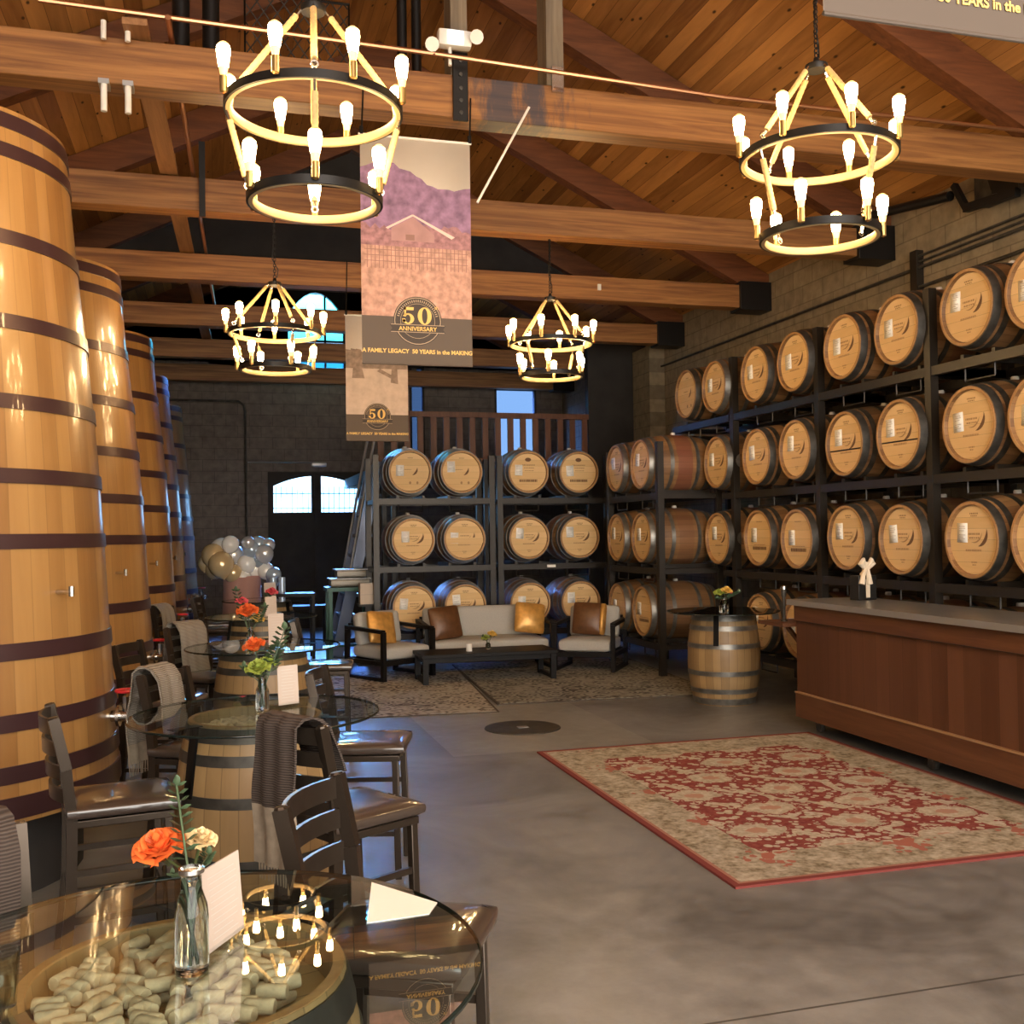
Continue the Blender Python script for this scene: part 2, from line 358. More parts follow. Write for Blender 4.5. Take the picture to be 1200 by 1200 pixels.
M['stave'] = staves('oak_barrel_stave', (.13,.06,.023), (.31,.165,.066), 30, .8, .55, 0, .3, ((.15,.035,.025), .1))
M['stave_table'] = staves('weathered_table_barrel_stave', (.24,.145,.06), (.38,.24,.105), 28, .8, .5, .05, .12)
M['head'] = boards('pale_oak_head', (.7,.45,.2), (.84,.59,.3), 1, .085, (1.2,14,14), .6, False, .02)
M['head_table'] = boards('tan_oak_table_head', (.36,.23,.1), (.5,.34,.17), 1, .09, (1.5,14,14), .5, False, .03)
M['chime'] = wood('oak_chime', (.33,.16,.06), (.52,.3,.12), (3,3,3), 4, .6)
M['ink'] = plain('brown_branding_ink', (.16,.08,.035), .8)
M['ink_faint'] = plain('faint_branding_ink', (.4,.225,.1), .8)
M['paper'] = plain('white_paper', (.92,.9,.84), .8)
M['card'] = plain('cream_card', (.55,.45,.38), .75)
M['print'] = plain('grey_print', (.4,.33,.28), .8)
M['faintprint'] = plain('faint_grey_print', (.6,.56,.51), .8)
M['bung'] = plain('pale_silicone_bung', (.6,.55,.48), .5)
M['chair'] = plain('bronze_chair_steel', (.062,.046,.034), .3, .7)
M['seat'] = plain('dark_brown_vinyl', (.05,.035,.028), .3, 0, coat=1)
M['knit'] = knit('taupe_knit', (.085,.066,.056)); M['fringe'] = plain('beige_cloth', (.3,.24,.175), .95, var=.15, scale=30)
M['knitlight'] = knit('grey_beige_knit', (.27,.235,.195))
M['glass'] = glass('table_glass', (.66,.75,.73), 0, 2.8)
M['smoked'] = glass('smoked_black_glass', (.05,.055,.055), 0, 1.6); M['glass_edge'] = plain('dark_green_glass_edge', (.006,.012,.011), .12, 0, spec=.6)
M['vase'] = glass('clear_vase_glass', (.9,.93,.9)); M['acrylic'] = glass('acrylic', (.96,.97,.97))
mm, nt_, b_ = newmat('bottle_glass'); b_.inputs['Transmission Weight'].default_value = 1; b_.inputs['Roughness'].default_value = .0; b_.inputs['IOR'].default_value = 1.4; b_.inputs['Base Color'].default_value = (.86,.93,.9,1); M['bottle'] = mm
M['cork'] = plain('cork', (.66,.5,.31), .85, var=.22, scale=60, bump=.2)
M['uph'] = plain('light_grey_upholstery', (.42,.395,.355), .9, var=.06, scale=90)
M['gold'] = plain('gold_satin', (.6,.31,.075), .35, .35, var=.2, scale=15, bump=.4)
M['brown'] = plain('brown_satin', (.12,.05,.018), .4, .15, var=.2, scale=15, bump=.2)
M['espresso'] = plain('black_stained_frame', (.007,.0055,.005), .5, spec=.2)
M['ctop'] = plain('grey_stone_top', (.13,.132,.126), .3, 0, var=.15, scale=8)
M['ctop_edge'] = plain('brushed_zinc_edge', (.42,.4,.37), .35, .6)
M['counter'] = boards('walnut_stained_boards', (.08,.03,.013), (.14,.057,.026), 1, .16, (9,9,.8), .4, False, .012)
M['counter_rail'] = wood('walnut_stained_rail', (.085,.03,.012), (.15,.06,.024), (9,.6,9), 2, .4)
M['counter_groove'] = plain('dark_groove', (.03,.01,.004), .6); M['counter_strip'] = plain('pale_wood_strip', (.34,.19,.09), .5)
M['rope'] = plain('jute_rope', (.58,.4,.17), .9, var=.15, scale=70)
M['ring_glow'] = plain('honey_glow_ring', (.5,.36,.18), .45)  # honey tone paints the glow of the bulbs on the inner ring face
M['bulb_neck'] = emit('amber_bulb_neck', (1,.62,.2), .75)
M['bulb'] = emit('lit_amber_bulb', (1,.66,.3), 48)
M['socket'] = plain('brass_socket', (.4,.27,.1), .35, .8)
M['rose_o'] = plain('orange_petal', (.78,.15,.03), .55, var=.2, scale=40); M['rose_c'] = plain('cream_petal', (.82,.62,.33), .55, var=.12, scale=40)
M['rose_p'] = plain('pink_petal', (.7,.1,.13), .55, var=.2, scale=40); M['rose_y'] = plain('yellow_petal', (.8,.55,.13), .55, var=.2, scale=40)
M['leaf'] = plain('grey_green_leaf', (.07,.115,.055), .55, var=.25, scale=30); M['leaf_y'] = plain('lime_bloom', (.35,.42,.07), .6, var=.2, scale=50)
M['stem'] = plain('dark_stem', (.045,.07,.02), .6)
M['bal_w'] = plain('pearl_white_balloon', (.85,.84,.82), .15, 0, coat=.5); M['bal_g'] = plain('chrome_gold_balloon', (.75,.56,.3), .15, .35, coat=.6)
M['bal_s'] = plain('chrome_silver_balloon', (.66,.68,.72), .12, .4, coat=.6); M['bal_b'] = plain('clear_confetti_balloon', (.45,.55,.66), .1, .3)
M['red'] = plain('red_enamel', (.5,.02,.025), .4); M['green'] = plain('green_paint', (.01,.085,.06), .45)
M['pink'] = plain('dusty_pink_cloth', (.42,.23,.2), .85); M['carton'] = plain('cream_carton', (.55,.45,.36), .8)
M['ribbon'] = plain('cream_ribbon', (.72,.6,.45), .6); M['blackbox'] = plain('black_gift_box', (.012,.011,.01), .45)
M['white'] = plain('white_plastic', (.75,.72,.66), .45); M['lens'] = emit('lit_flood_lens', (.6,.8,1), 1.5)
M['bluelit'] = plain('blue_lit_steel', (.12,.14,.2), .35, .4); M['rail'] = wood('redwood_railing', (.1,.034,.014), (.2,.075,.03), (8,8,.6), 2, .5)  # stair steel is tinted blue for the window light on it
M['tin'] = plain('steel_pan', (.2,.18,.15), .45, .5)
M['rug'] = red_rug(); M['rug_a'] = faded_rug('faded_cream_rug', (.43,.39,.33), (.27,.235,.2), (.075,.06,.058)); M['rug_b'] = faded_rug('faded_grey_rug', (.3,.28,.235), (.18,.165,.14), (.07,.064,.057))
M['rug_edge'] = plain('brown_rug_binding', (.07,.05,.035), .9)
def pane(name, col):
    m, nt, b = newmat(name); nt.nodes.remove(b); tr = N(nt, 'ShaderNodeBsdfTransparent'); tr.inputs[0].default_value = (*col, 1)
    gl = N(nt, 'ShaderNodeBsdfGlossy'); gl.inputs['Roughness'].default_value = .02; mx = N(nt, 'ShaderNodeMixShader'); mx.inputs[0].default_value = .04
    L(nt, tr.outputs[0], mx.inputs[1]); L(nt, gl.outputs[0], mx.inputs[2]); L(nt, mx.outputs[0], nt.nodes['Material Output'].inputs[0]); return m
M['pane'] = pane('clear_pane', (.95,1,1)); M['pane_cyan'] = pane('cyan_stained_pane', (.1,.4,.24)); M['pane_dim'] = pane('tinted_blue_pane', (.15,.15,.18)); M['pane_dark'] = pane('dark_blue_pane', (.03,.034,.05)); M['pane_blue'] = pane('blue_stained_pane', (.03,.2,.3))

def stained_beam():
    m = M['beam'].copy(); m.name = 'stained_fir_beam'; nt = m.node_tree; b = nt.nodes['Principled BSDF']; src = b.inputs['Base Color'].links[0].from_socket
    tc = N(nt, 'ShaderNodeTexCoord'); sp = N(nt, 'ShaderNodeSeparateXYZ'); L(nt, tc.outputs['Object'], sp.inputs[0]); mp = N(nt, 'ShaderNodeMapping'); mp.inputs['Scale'].default_value = (5,1,1.2); L(nt, tc.outputs['Object'], mp.inputs[0])
    n = N(nt, 'ShaderNodeTexNoise', Scale=1.6, Detail=7, Roughness=.7); L(nt, mp.outputs[0], n.inputs['Vector'])
    d = math_(nt, 'DIVIDE', math_(nt, 'ABSOLUTE', math_(nt, 'SUBTRACT', sp.outputs[0], 1.95)), .85)
    f = ramp(nt, [(.0, (0,0,0)), (.16, (1,1,1))]); L(nt, math_(nt, 'SUBTRACT', math_(nt, 'ADD', n.outputs[0], .02), math_(nt, 'MULTIPLY', d, .5)), f.inputs[0])
    f.color_ramp.elements[0].position = .3; f.color_ramp.elements[1].position = .48
    L(nt, mix(nt, math_(nt, 'MULTIPLY', f.outputs[0], .85), src, (.035,.037,.05)), b.inputs['Base Color']); return m
M['beam_stain'] = stained_beam()
# ------------------------------------------------------------------ camera
cam = bpy.data.objects.new('camera', bpy.data.cameras.new('camera')); COL.objects.link(cam)
R = [[0.9615628507938274, 0.007808617947873939, 0.2744738775530231], [-0.27422801728120977, -0.023640346317345667, 0.9613740835720571], [-0.01399566044401982, 0.9996900317157014, 0.020590336981108317]]
cam.matrix_world = Matrix(((R[0][0], R[0][1], -R[0][2], 0), (R[1][0], R[1][1], -R[1][2], 0), (R[2][0], R[2][1], -R[2][2], 1.68), (0,0,0,1)))
cam.data.sensor_width = 36; cam.data.lens = 36*1220/1200; cam.data.clip_start = .05; cam.data.clip_end = 200
S.camera = cam

# ------------------------------------------------------------------ the building
XR, XL, YB, YF, ZP, XM = 6.6, -3.0, 19.4, -4.0, 4.84, 1.8
SL = .49; ZR = ZP + SL*(XR-XM)
struct(MB().box((XL-.2,YF,-.2), (XR+.2,YB+.2,0)).build('floor', M['floor']), 'grey polished concrete floor with pale patch round the drain', 'floor')
struct(MB().box((XR,YF,0), (XR+.2,YB,ZP+.1)).build('wall_right', M['block']), 'warm grey concrete block wall behind the tall barrel racks', 'wall')
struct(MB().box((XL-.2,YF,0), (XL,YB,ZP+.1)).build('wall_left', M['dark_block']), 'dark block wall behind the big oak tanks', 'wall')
def wall_with_holes(mb, x0, x1, z0, z1, y0, y1, holes):
    xs = sorted({x0, x1, *[h[0] for h in holes], *[h[1] for h in holes]}); zs = sorted({z0, z1, *[h[2] for h in holes], *[h[3] for h in holes]})
    for i in range(len(xs)-1):
        for j in range(len(zs)-1):
            cx, cz = (xs[i]+xs[i+1])/2, (zs[j]+zs[j+1])/2
            if any(h[0] < cx < h[1] and h[2] < cz < h[3] for h in holes): continue
            mb.box((xs[i], y0, zs[j]), (xs[i+1], y1, zs[j+1]))
DOOR = (.93, 2.67, 0, 2.86); WIN1 = (1.28, 2.36, 4.62, 6.2); WIN2 = (5.22, 6.06, 3.0, 4.5); WIN3 = (3.56, 3.84, 3.0, 4.87)
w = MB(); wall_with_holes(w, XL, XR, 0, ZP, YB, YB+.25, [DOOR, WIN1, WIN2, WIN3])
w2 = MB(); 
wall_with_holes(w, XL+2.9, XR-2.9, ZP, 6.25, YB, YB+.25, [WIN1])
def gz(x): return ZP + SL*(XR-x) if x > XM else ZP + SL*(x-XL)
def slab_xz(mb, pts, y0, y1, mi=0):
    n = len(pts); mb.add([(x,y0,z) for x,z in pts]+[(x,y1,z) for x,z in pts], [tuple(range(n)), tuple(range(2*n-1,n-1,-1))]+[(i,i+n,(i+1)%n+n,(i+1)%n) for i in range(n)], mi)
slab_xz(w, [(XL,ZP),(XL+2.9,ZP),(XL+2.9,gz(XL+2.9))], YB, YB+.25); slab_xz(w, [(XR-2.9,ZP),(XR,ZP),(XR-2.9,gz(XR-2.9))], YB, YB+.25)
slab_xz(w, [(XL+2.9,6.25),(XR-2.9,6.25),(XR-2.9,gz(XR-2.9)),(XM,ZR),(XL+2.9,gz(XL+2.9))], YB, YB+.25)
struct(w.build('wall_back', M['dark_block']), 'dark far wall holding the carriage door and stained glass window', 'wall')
struct(MB().box((5.62,15.25,0), (XR-.002,15.4,ZP-.05)).build('wall_partition', M['black_wall']), 'near black wall panel right of the loft railing', 'wall')
# loft
struct(MB().box((2.32,15.2,2.55), (XR,YB,2.72)).build('floor_loft', M['black_wall']), 'dark loft floor behind the far barrel rack', 'floor')
# roof decks (one plane each side of the ridge, boards along y)
for nm, x0, x1, lab in (('ceiling_right', XR+.1, XM, 'cedar plank roof slope above the barrel wall'), ('ceiling_left', XL-.1, XM, 'cedar plank roof slope above the oak tanks')):
    Ls = math.hypot(x1-x0, ZR-gz(x0)+0); a = math.atan(SL)
    o = MB().box((0, YF, 0), (abs(x1-x0)/math.cos(a)+.02, YB+.3, .1)).build(nm, M['deck'])
    if x0 > x1: o.matrix_world = Matrix.Translation((x0,0,ZP-SL*.1)) @ Matrix(((-math.cos(a),0,math.sin(a),0),(0,1,0,0),(math.sin(a),0,math.cos(a),0),(0,0,0,1)))
    else: o.matrix_world = Matrix.Translation((x0,0,ZP-SL*.1)) @ Matrix(((math.cos(a),0,-math.sin(a),0),(0,1,0,0),(math.sin(a),0,math.cos(a),0),(0,0,0,1)))
    struct(o, lab, 'ceiling')
TY = [1.8, 4.24, 6.67, 9.08, 11.5, 13.96, 16.4, 18.8]
word = ['nearest the camera, above the hanging banner corner', 'over the two near chandeliers', 'first seen, stained blue and carrying floodlight', 'above the two far chandeliers', 'third seen from the front', 'under the black shade sheet', 'fifth seen, crossing the stained glass window', 'last, close to the far wall']
for i, y in enumerate(TY):
    struct(MB().box((XL,-.1,4.4), (XR-.36,.1,4.68)).build('trim_beam', M['beam_stain'] if i == 2 else M['beam'], loc=(0,y,0), bevel=.008), 'long timber tie beam '+word[i], 'beam')
    struct(MB().box((XR-.42,-.14,4.37), (XR-.001,.14,4.72)).build('trim_bracket', M['steel'], loc=(0,y,0), bevel=.004), 'black steel wall bracket holding the tie beam '+word[i], 'bracket')
    for sg, xe, side in ((1, XR, 'right'), (-1, XL, 'left')):
        b = MB(); dpt = .3
        p = [(xe, gz(xe)-.01), (XM, ZR-.01), (XM, ZR-dpt*1.12), (xe-sg*.0, gz(xe)-dpt*1.12)]
        if sg < 0: p = p[::-1]
        slab_xz(b, p, -.08, .08)
        struct(b.build('trim_rafter', M['rafter'], loc=(0,y,0)), f'red brown rafter on the {side} roof slope at the beam {word[i]}', 'rafter')
b = MB(); xg = XR-(5.02+.36-ZP)/SL; slab_xz(b, [(XL+XR-xg,5.02),(xg,5.02),(XM,ZR-.36)], 13.94, 13.98)  # black sheet added to darken the far roof deck, which light barely reaches
struct(b.build('roof_shade_sheet', M['black_wall']), 'near black triangular sheet standing in for roof shade above the fourth visible tie beam', 'wall')
# king posts on the first beam
k = thing('king_post', 'dark steel strap post rising from the first tie beam beside the floodlight', 'post', (1.56,6.67,4.2))
MB().box((-.05,-.13,.17), (.05,-.108,.62)).build('strap_plate', M['steel'], k, bevel=.003)
MB().box((-.055,-.1,.48), (.055,.1,2.3)).build('upright', M['grey_timber'], k)
for zz in (.22,.3,.38,.47,.56): MB().lathe([(0,0),(.013,0),(.013,.012),(0,.014)], 8, M=T(0,-.13,zz) @ Rx(PI/2)).build('bolt', M['hoop_dark'], k)
k = thing('king_post', 'pale grey timber post rising from the first tie beam right of the floodlight', 'post', (2.22,6.67,4.68))
MB().box((-.06,-.1,0), (.06,.1,2.05)).build('upright', M['grey_timber'], k); MB().box((-.03,-.125,-.05), (.05,-.102,.12)).build('clamp', M['chrome'], k)
b = MB().box((-.07,0,0), (.07,10.5,.04)); tag(b.build('catwalk_plank', M['plank'], loc=(-.43,6.4,4.69), rot=(0,0,math.radians(-1.9))), 'long pale plank lying across the tie beams on the left', 'plank')
tag(MB().tube([(0,0,0),(0,8,0)], .018, 8).build('conduit_pipe', M['copper'], loc=(-.24,6.3,4.71), rot=(0,0,math.radians(-1.9))), 'thin copper pipe beside the long pale overhead plank', 'pipe')
tag(MB().tube([(-.95,6.42,4.78),(1.4,6.42,4.73),(3.4,6.42,4.66),(6.2,6.42,4.66)], .016, 8).build('sprinkler_pipe', M['copper']), 'thin copper pipe running along the top of the first tie beam', 'pipe')
for x, nm in ((-.2,'left'), (-.0,'right')):
    tag(MB().tube([(x,7.5,4.75),(x,7.5,6.4)], .06, 14).build('vent_pipe', M['steel']), f'thick black vertical pipe, {nm} of the pair above the first beam at left', 'pipe')
for x, nm in ((1.26,'left'), (1.36,'right')):
    tag(MB().tube([(x,7.0,4.72),(x,7.0,6.6)], .035, 12).build('vent_pipe', M['steel']), f'slim black vertical pipe, {nm} of the pair beside the floodlight', 'pipe')
tag(MB().box((-.025,-.01,0), (.025,.01,.62)).build('steel_strap', M['steel'], loc=(-.08,8.9,4.33)), 'black steel strap hanging on the second tie beam at left', 'strap')
tag(MB().tube([(1.6,6.3,3.76),(1.95,6.3,4.4)], .008, 8).build('dangling_rod', M['white']), 'thin pale rod slanting below the first tie beam', 'rod')
tag(MB().box((-.02,-.01,-.035),(.02,.01,.035)).build('sensor_box', M['white'], loc=(4.35,11.38,4.55)), 'small white sensor box on the third tie beam', 'sensor')
b = thing('lattice_panel', 'diamond wire lattice panel up in the roof behind the near left chandelier', 'lattice', (.7,8.8,5.5))
m_ = MB()
for i in range(-9, 10):
    for sg in (-1, 1):
        x0 = i*.11; 
        pts = []
        for t in (0, .7):
            pts.append((x0+sg*t*.7, 0, t))
        p0, p1 = Vector(pts[0]), Vector(pts[1])
        # clip to panel
        def clip(p, q, lo, hi):
            d = q-p; t0, t1 = 0, 1
            if abs(d.x) > 1e-6:
                ta, tb = (lo-p.x)/d.x, (hi-p.x)/d.x
                if ta > tb: ta, tb = tb, ta
                t0, t1 = max(t0, ta), min(t1, tb)
            return (p+d*t0, p+d*t1) if t1-t0 > .02 else None
        c = clip(p0, p1, -.42, .42)
        if c: m_.tube(c, .006, 5)
m_.build('mesh', M['hoop_dark'], b)
m_ = MB().tube([(-.43,0,0),(.43,0,0),(.43,0,.7),(-.43,0,.7)], .014, 6, closed=True); m_.build('frame', M['steel'], b)
# floodlight and spots on the first beam
k = thing('floodlight', 'white twin emergency floodlight on top of the first tie beam', 'light', (1.5,6.45,4.68))
MB().tube([(-.03,0,0),(-.03,0,.14)], .012, 8).build('stand', M['white'], k)
MB().rbox((.11,.04,.055), .015, 4, M=T(0,0,.17)).build('housing', M['white'], k)
MB().box((-.05,-.045,.13), (.05,-.04,.21)).build('lens', M['lens'], k)
for x, zz in ((-.16,.12), (.13,.2)): MB().lathe([(0,0),(.03,0),(.045,.07),(.045,.075),(0,.075)], 12, M=T(x,-.01,zz) @ Rx(math.radians(115))).build('lamp_head', M['white'], k)
k = thing('fire_sprinkler', 'small chrome sprinkler head on the copper pipe left of the floodlight', 'sprinkler', (1.36,6.42,4.72)); MB().lathe([(0,0),(.016,0),(.012,.05),(.022,.06),(.022,.075),(0,.08)], 10).build('head', M['chrome'], k)
for x, nm in ((-.61,'left'), (-.475,'right')):
    k = thing('spotlight', f'cream cylinder spotlight under the first tie beam, {nm} of the pair by the oak tank', 'spotlight', (x,6.5,4.39))
    MB().tube([(0,0,-.19),(0,0,-.03)], .019, 12).build('can', M['white'], k); MB().box((-.03,-.02,-.03),(.03,.1,.0)).build('mount', M['alu'], k); MB().tube([(0,0,.35),(0,0,.24)], .016, 8).build('upper_can', M['white'], k)
# pipes on the right wall
pl = [(4.3,6.9,8.6,.012,'thin twin'), (4.245,6.9,8.6,.012,'second thin twin'), (4.0,6.9,8.6,.016,'lower dark'), (4.19,8.6,14.6,.016,'long dark')]
for z, y0, y1, r, nm in pl: tag(MB().tube([(6.55,y0-2,z),(6.55,y1,z)], r, 8).build('conduit_pipe', M['hoop_dark']), f'{nm} conduit running along the block wall above the racks', 'pipe')
struct(MB().box((6.52,8.52,0), (6.6,8.62,4.36)).build('trim_pilaster', M['rack']), 'shallow block pilaster on the right wall', 'trim')
struct(MB().box((6.35,14.55,2.6), (6.6,15.2,4.5)).build('trim_pier', M['block'], ), 'rough masonry pier at the far end of the right wall', 'trim')
k = thing('unit_heater', 'black bracket mounted wall heater high on the block wall', 'heater', (6.3,7.2,4.4))
MB().bar((0,.5,.3),(-.0,.35,.05),.05,.05).bar((0,.36,.05),(0,-.25,.0),.06,.07).build('bracket', M['steel'], k)
MB().bar((.05,.12,.34),(.05,.05,.13),.06,.06).bar((.05,.06,.13),(.05,-.8,.02),.07,.1).build('bracket', M['steel'], k)
MB().box((.12,-.6,.08),(.28,.4,.42)).build('casing', M['hoop_dark'], k, bevel=.01)
tag(MB().tube([(6.2,9.3,4.82),(6.3,7.75,4.62)], .045, 12).build('duct_pipe', M['steel']), 'black round duct slanting from the roof to the wall heater', 'pipe')
# conduit and lamp on the far wall
tag(MB().tube([(-1.2,19.33,4.13),(.42,19.33,4.13),(.52,19.33,4.06),(.54,19.33,3.95),(.55,19.33,1.4)], .022, 8).build('conduit_pipe', M['hoop_dark']), 'grey conduit dropping down the far wall left of the door', 'pipe')
k = thing('wall_lamp', 'small unlit grey lamp fixture over the carriage door', 'lamp', (1.85,19.38,3.0)); MB().rbox((.14,.05,.05), .03, 5).build('housing', M['alu'], k); MB().tube([(-1.27,-.04,.03),(-.12,-.03,.03)], .014, 6).build('conduit', M['alu'], k)

# ------------------------------------------------------------------ door and windows in the far wall
def arch(x0, x1, z0, zs, zt, n=10):
    pts = [(x0,z0),(x1,z0)]
    for i in range(n+1):
        t = i/n; x = x1+(x0-x1)*t; pts.append((x, zs+(zt-zs)*(1-(2*t-1)**2)))
    return pts
def frame_xz(mb, outer, inner, y0, y1):
    n = len(outer)
    vs = [(x,y0,z) for x,z in outer]+[(x,y0,z) for x,z in inner]+[(x,y1,z) for x,z in outer]+[(x,y1,z) for x,z in inner]; fs = []
    for i in range(n):
        j = (i+1) % n
        fs += [(i,j,n+j,n+i), (2*n+j,2*n+i,3*n+i,3*n+j), (i,2*n+i,2*n+j,j), (n+j,3*n+j,3*n+i,n+i)]
    mb.add(vs, fs)
d = bpy.data.objects.new('door_1', None); COL.objects.link(d); d.location = (1.8,19.4,0); struct(d, 'dark double carriage door with arched barred window lights', 'door')
fr = MB(); frame_xz(fr, [(-.87,0),(.87,0)]+[( .87-1.74*i/10, 2.86) for i in range(11)], arch(-.84,.84,.02,2.62,2.84), -.02, .1); fr.box((-.035,.0,.02),(.035,.1,2.85)); fr.build('door_frame', M['black_wall'], d)
for sg, nm in ((-1,'left'), (1,'right')):
    x0, x1 = (-.84,-.02) if sg < 0 else (.02,.84)
    lf = MB().box((x0,.02,.02),(x1,.08,2.06)); 
    def top(x): return 2.62+.22*(1-(x/.84)**2)
    pts_o = [(x0,2.06),(x1,2.06)]+[(x1+(x0-x1)*i/8, top(x1+(x0-x1)*i/8)+.02) for i in range(9)]
    xa, xb = x0+.07, x1-.07
    pts_i = [(xa,2.12),(xb,2.12)]+[(xb+(xa-xb)*i/8, top(xb+(xa-xb)*i/8)-.05) for i in range(9)]
    frame_xz(lf, pts_o, pts_i, .02, .08)
    leaf = lf.build('door_leaf', M['black_wall'], d)
    MB().poly([(x,.05,z) for x,z in pts_i]).build('pane', M['pane'], leaf)
    g = MB()
    for i in range(7): x = xa+.05+(xb-xa-.1)*i/6; g.tube([(x,.12,2.12),(x,.12,2.6)], .009, 5)
    for z in (2.2,2.47): g.tube([(xa,.12,z),(xb,.12,z)], .011, 5)
    g.build('window_grille', M['grille'], leaf)
wn = bpy.data.objects.new('window_1', None); COL.objects.link(wn); wn.location = (1.82,19.4,0); struct(wn, 'arched cyan stained glass window high in the far wall', 'window')
fr = MB(); frame_xz(fr, [(-.54,4.62),(.54,4.62)]+[(.54-1.08*i/10,6.2) for i in range(11)], arch(-.5,.5,4.68,5.75,6.18), -.01, .1)
for x in (.17,): fr.box((x-.02,0,4.66),(x+.02,.06,6.12))
for z in (4.92,5.28,5.7): fr.box((-.5,0,z-.02),(.5,.06,z+.02))
fr.build('window_frame', M['steel'], wn)
MB().poly([(x,.04,z) for x,z in arch(-.5,.5,5.7,5.76,6.17)]).build('pane', M['pane_cyan'], wn)
MB().poly([(x,.035,z) for x,z in arch(-.34,.1,5.71,5.74,5.95)]).build('pane', M['pane'], wn)
MB().poly([(-.5,.04,5.28),(.5,.04,5.28),(.5,.04,5.7),(-.5,.04,5.7)]).build('pane', M['pane_cyan'], wn)
MB().poly([(-.3,.035,4.94),(.5,.035,4.94),(.5,.035,5.68),(-.3,.035,5.68)]).build('pane', M['pane'], wn)
MB().poly([(-.5,.04,4.68),(.5,.04,4.68),(.5,.04,4.92),(-.5,.04,4.92)]).build('pane', M['pane_blue'], wn)
MB().poly([(-.5,.04,4.92),(-.3,.04,4.92),(-.3,.04,5.28),(-.5,.04,5.28)]).build('pane', M['pane_cyan'], wn)
for nm, W, pm, lab in (('window_2', WIN2, 'pane_dim', 'plain blue lit loft window behind the railing'), ('window_3', WIN3, 'pane_dark', 'narrow dim blue loft window beside the hanging banners')):
    wn = bpy.data.objects.new(nm, None); COL.objects.link(wn); wn.location = ((W[0]+W[1])/2,19.4,0); struct(wn, lab, 'window'); h = (W[1]-W[0])/2
    f_ = MB(); frame_xz(f_, [(-h,W[2]),(h,W[2]),(h,W[3]),(-h,W[3])], [(-h+.04,W[2]+.04),(h-.04,W[2]+.04),(h-.04,W[3]-.04),(-h+.04,W[3]-.04)], -.01, .08); f_.build('window_frame', M['black_wall'], wn)
    MB().poly([(-h+.04,.04,W[2]+.04),(h-.04,.04,W[2]+.04),(h-.04,.04,W[3]-.04),(-h+.04,.04,W[3]-.04)]).build('pane', M[pm], wn)
# loft railing, stair
k = thing('loft_railing', 'red brown wooden loft railing with flat balusters above the far rack', 'railing', (0,15.3,2.72))
MB().box((2.3,-.05,.72),(5.62,.05,.8)).build('top_rail', M['rail'], k); MB().box((2.3,-.03,.05),(5.62,.03,.11)).build('bottom_rail', M['rail'], k)
for i in range(17):
    x = 2.36+i*.2; MB().box((x-.045,-.02,.11),(x+.045,.02,.72)).build('baluster', M['rail'], k)
k = thing('loft_stair', 'steep steel stair coloured blue lit, leaning up to the loft left of the far rack', 'stair', (1.62,15.0,0))
for y, nm in ((-.35,0), (.35,1)): MB().bar((0,y,0),(.62,y,2.72),.05,.16).build('stringer', M['bluelit'], k)
for i in range(1,10): z = i*.28; x = z*.228; MB().box((x-.07,-.33,z-.02),(x+.14,.33,z+.02)).build('tread', M['bluelit'], k)
for y in (-.38,.38):
    MB().tube([(.16,y,1.0),(.3,y,1.75),(.6,y,3.3),(.62,y,3.4)], .02, 8).build('handrail', M['alu'], k)
for x in (2.3,2.43): tag(MB().box((x-.03,14.6,0),(x+.03,14.66,2.7)).build('stair_post', M['rack']), 'slim steel upright beside the far rack, '+('left' if x < 2.4 else 'right')+' of the two', 'post')

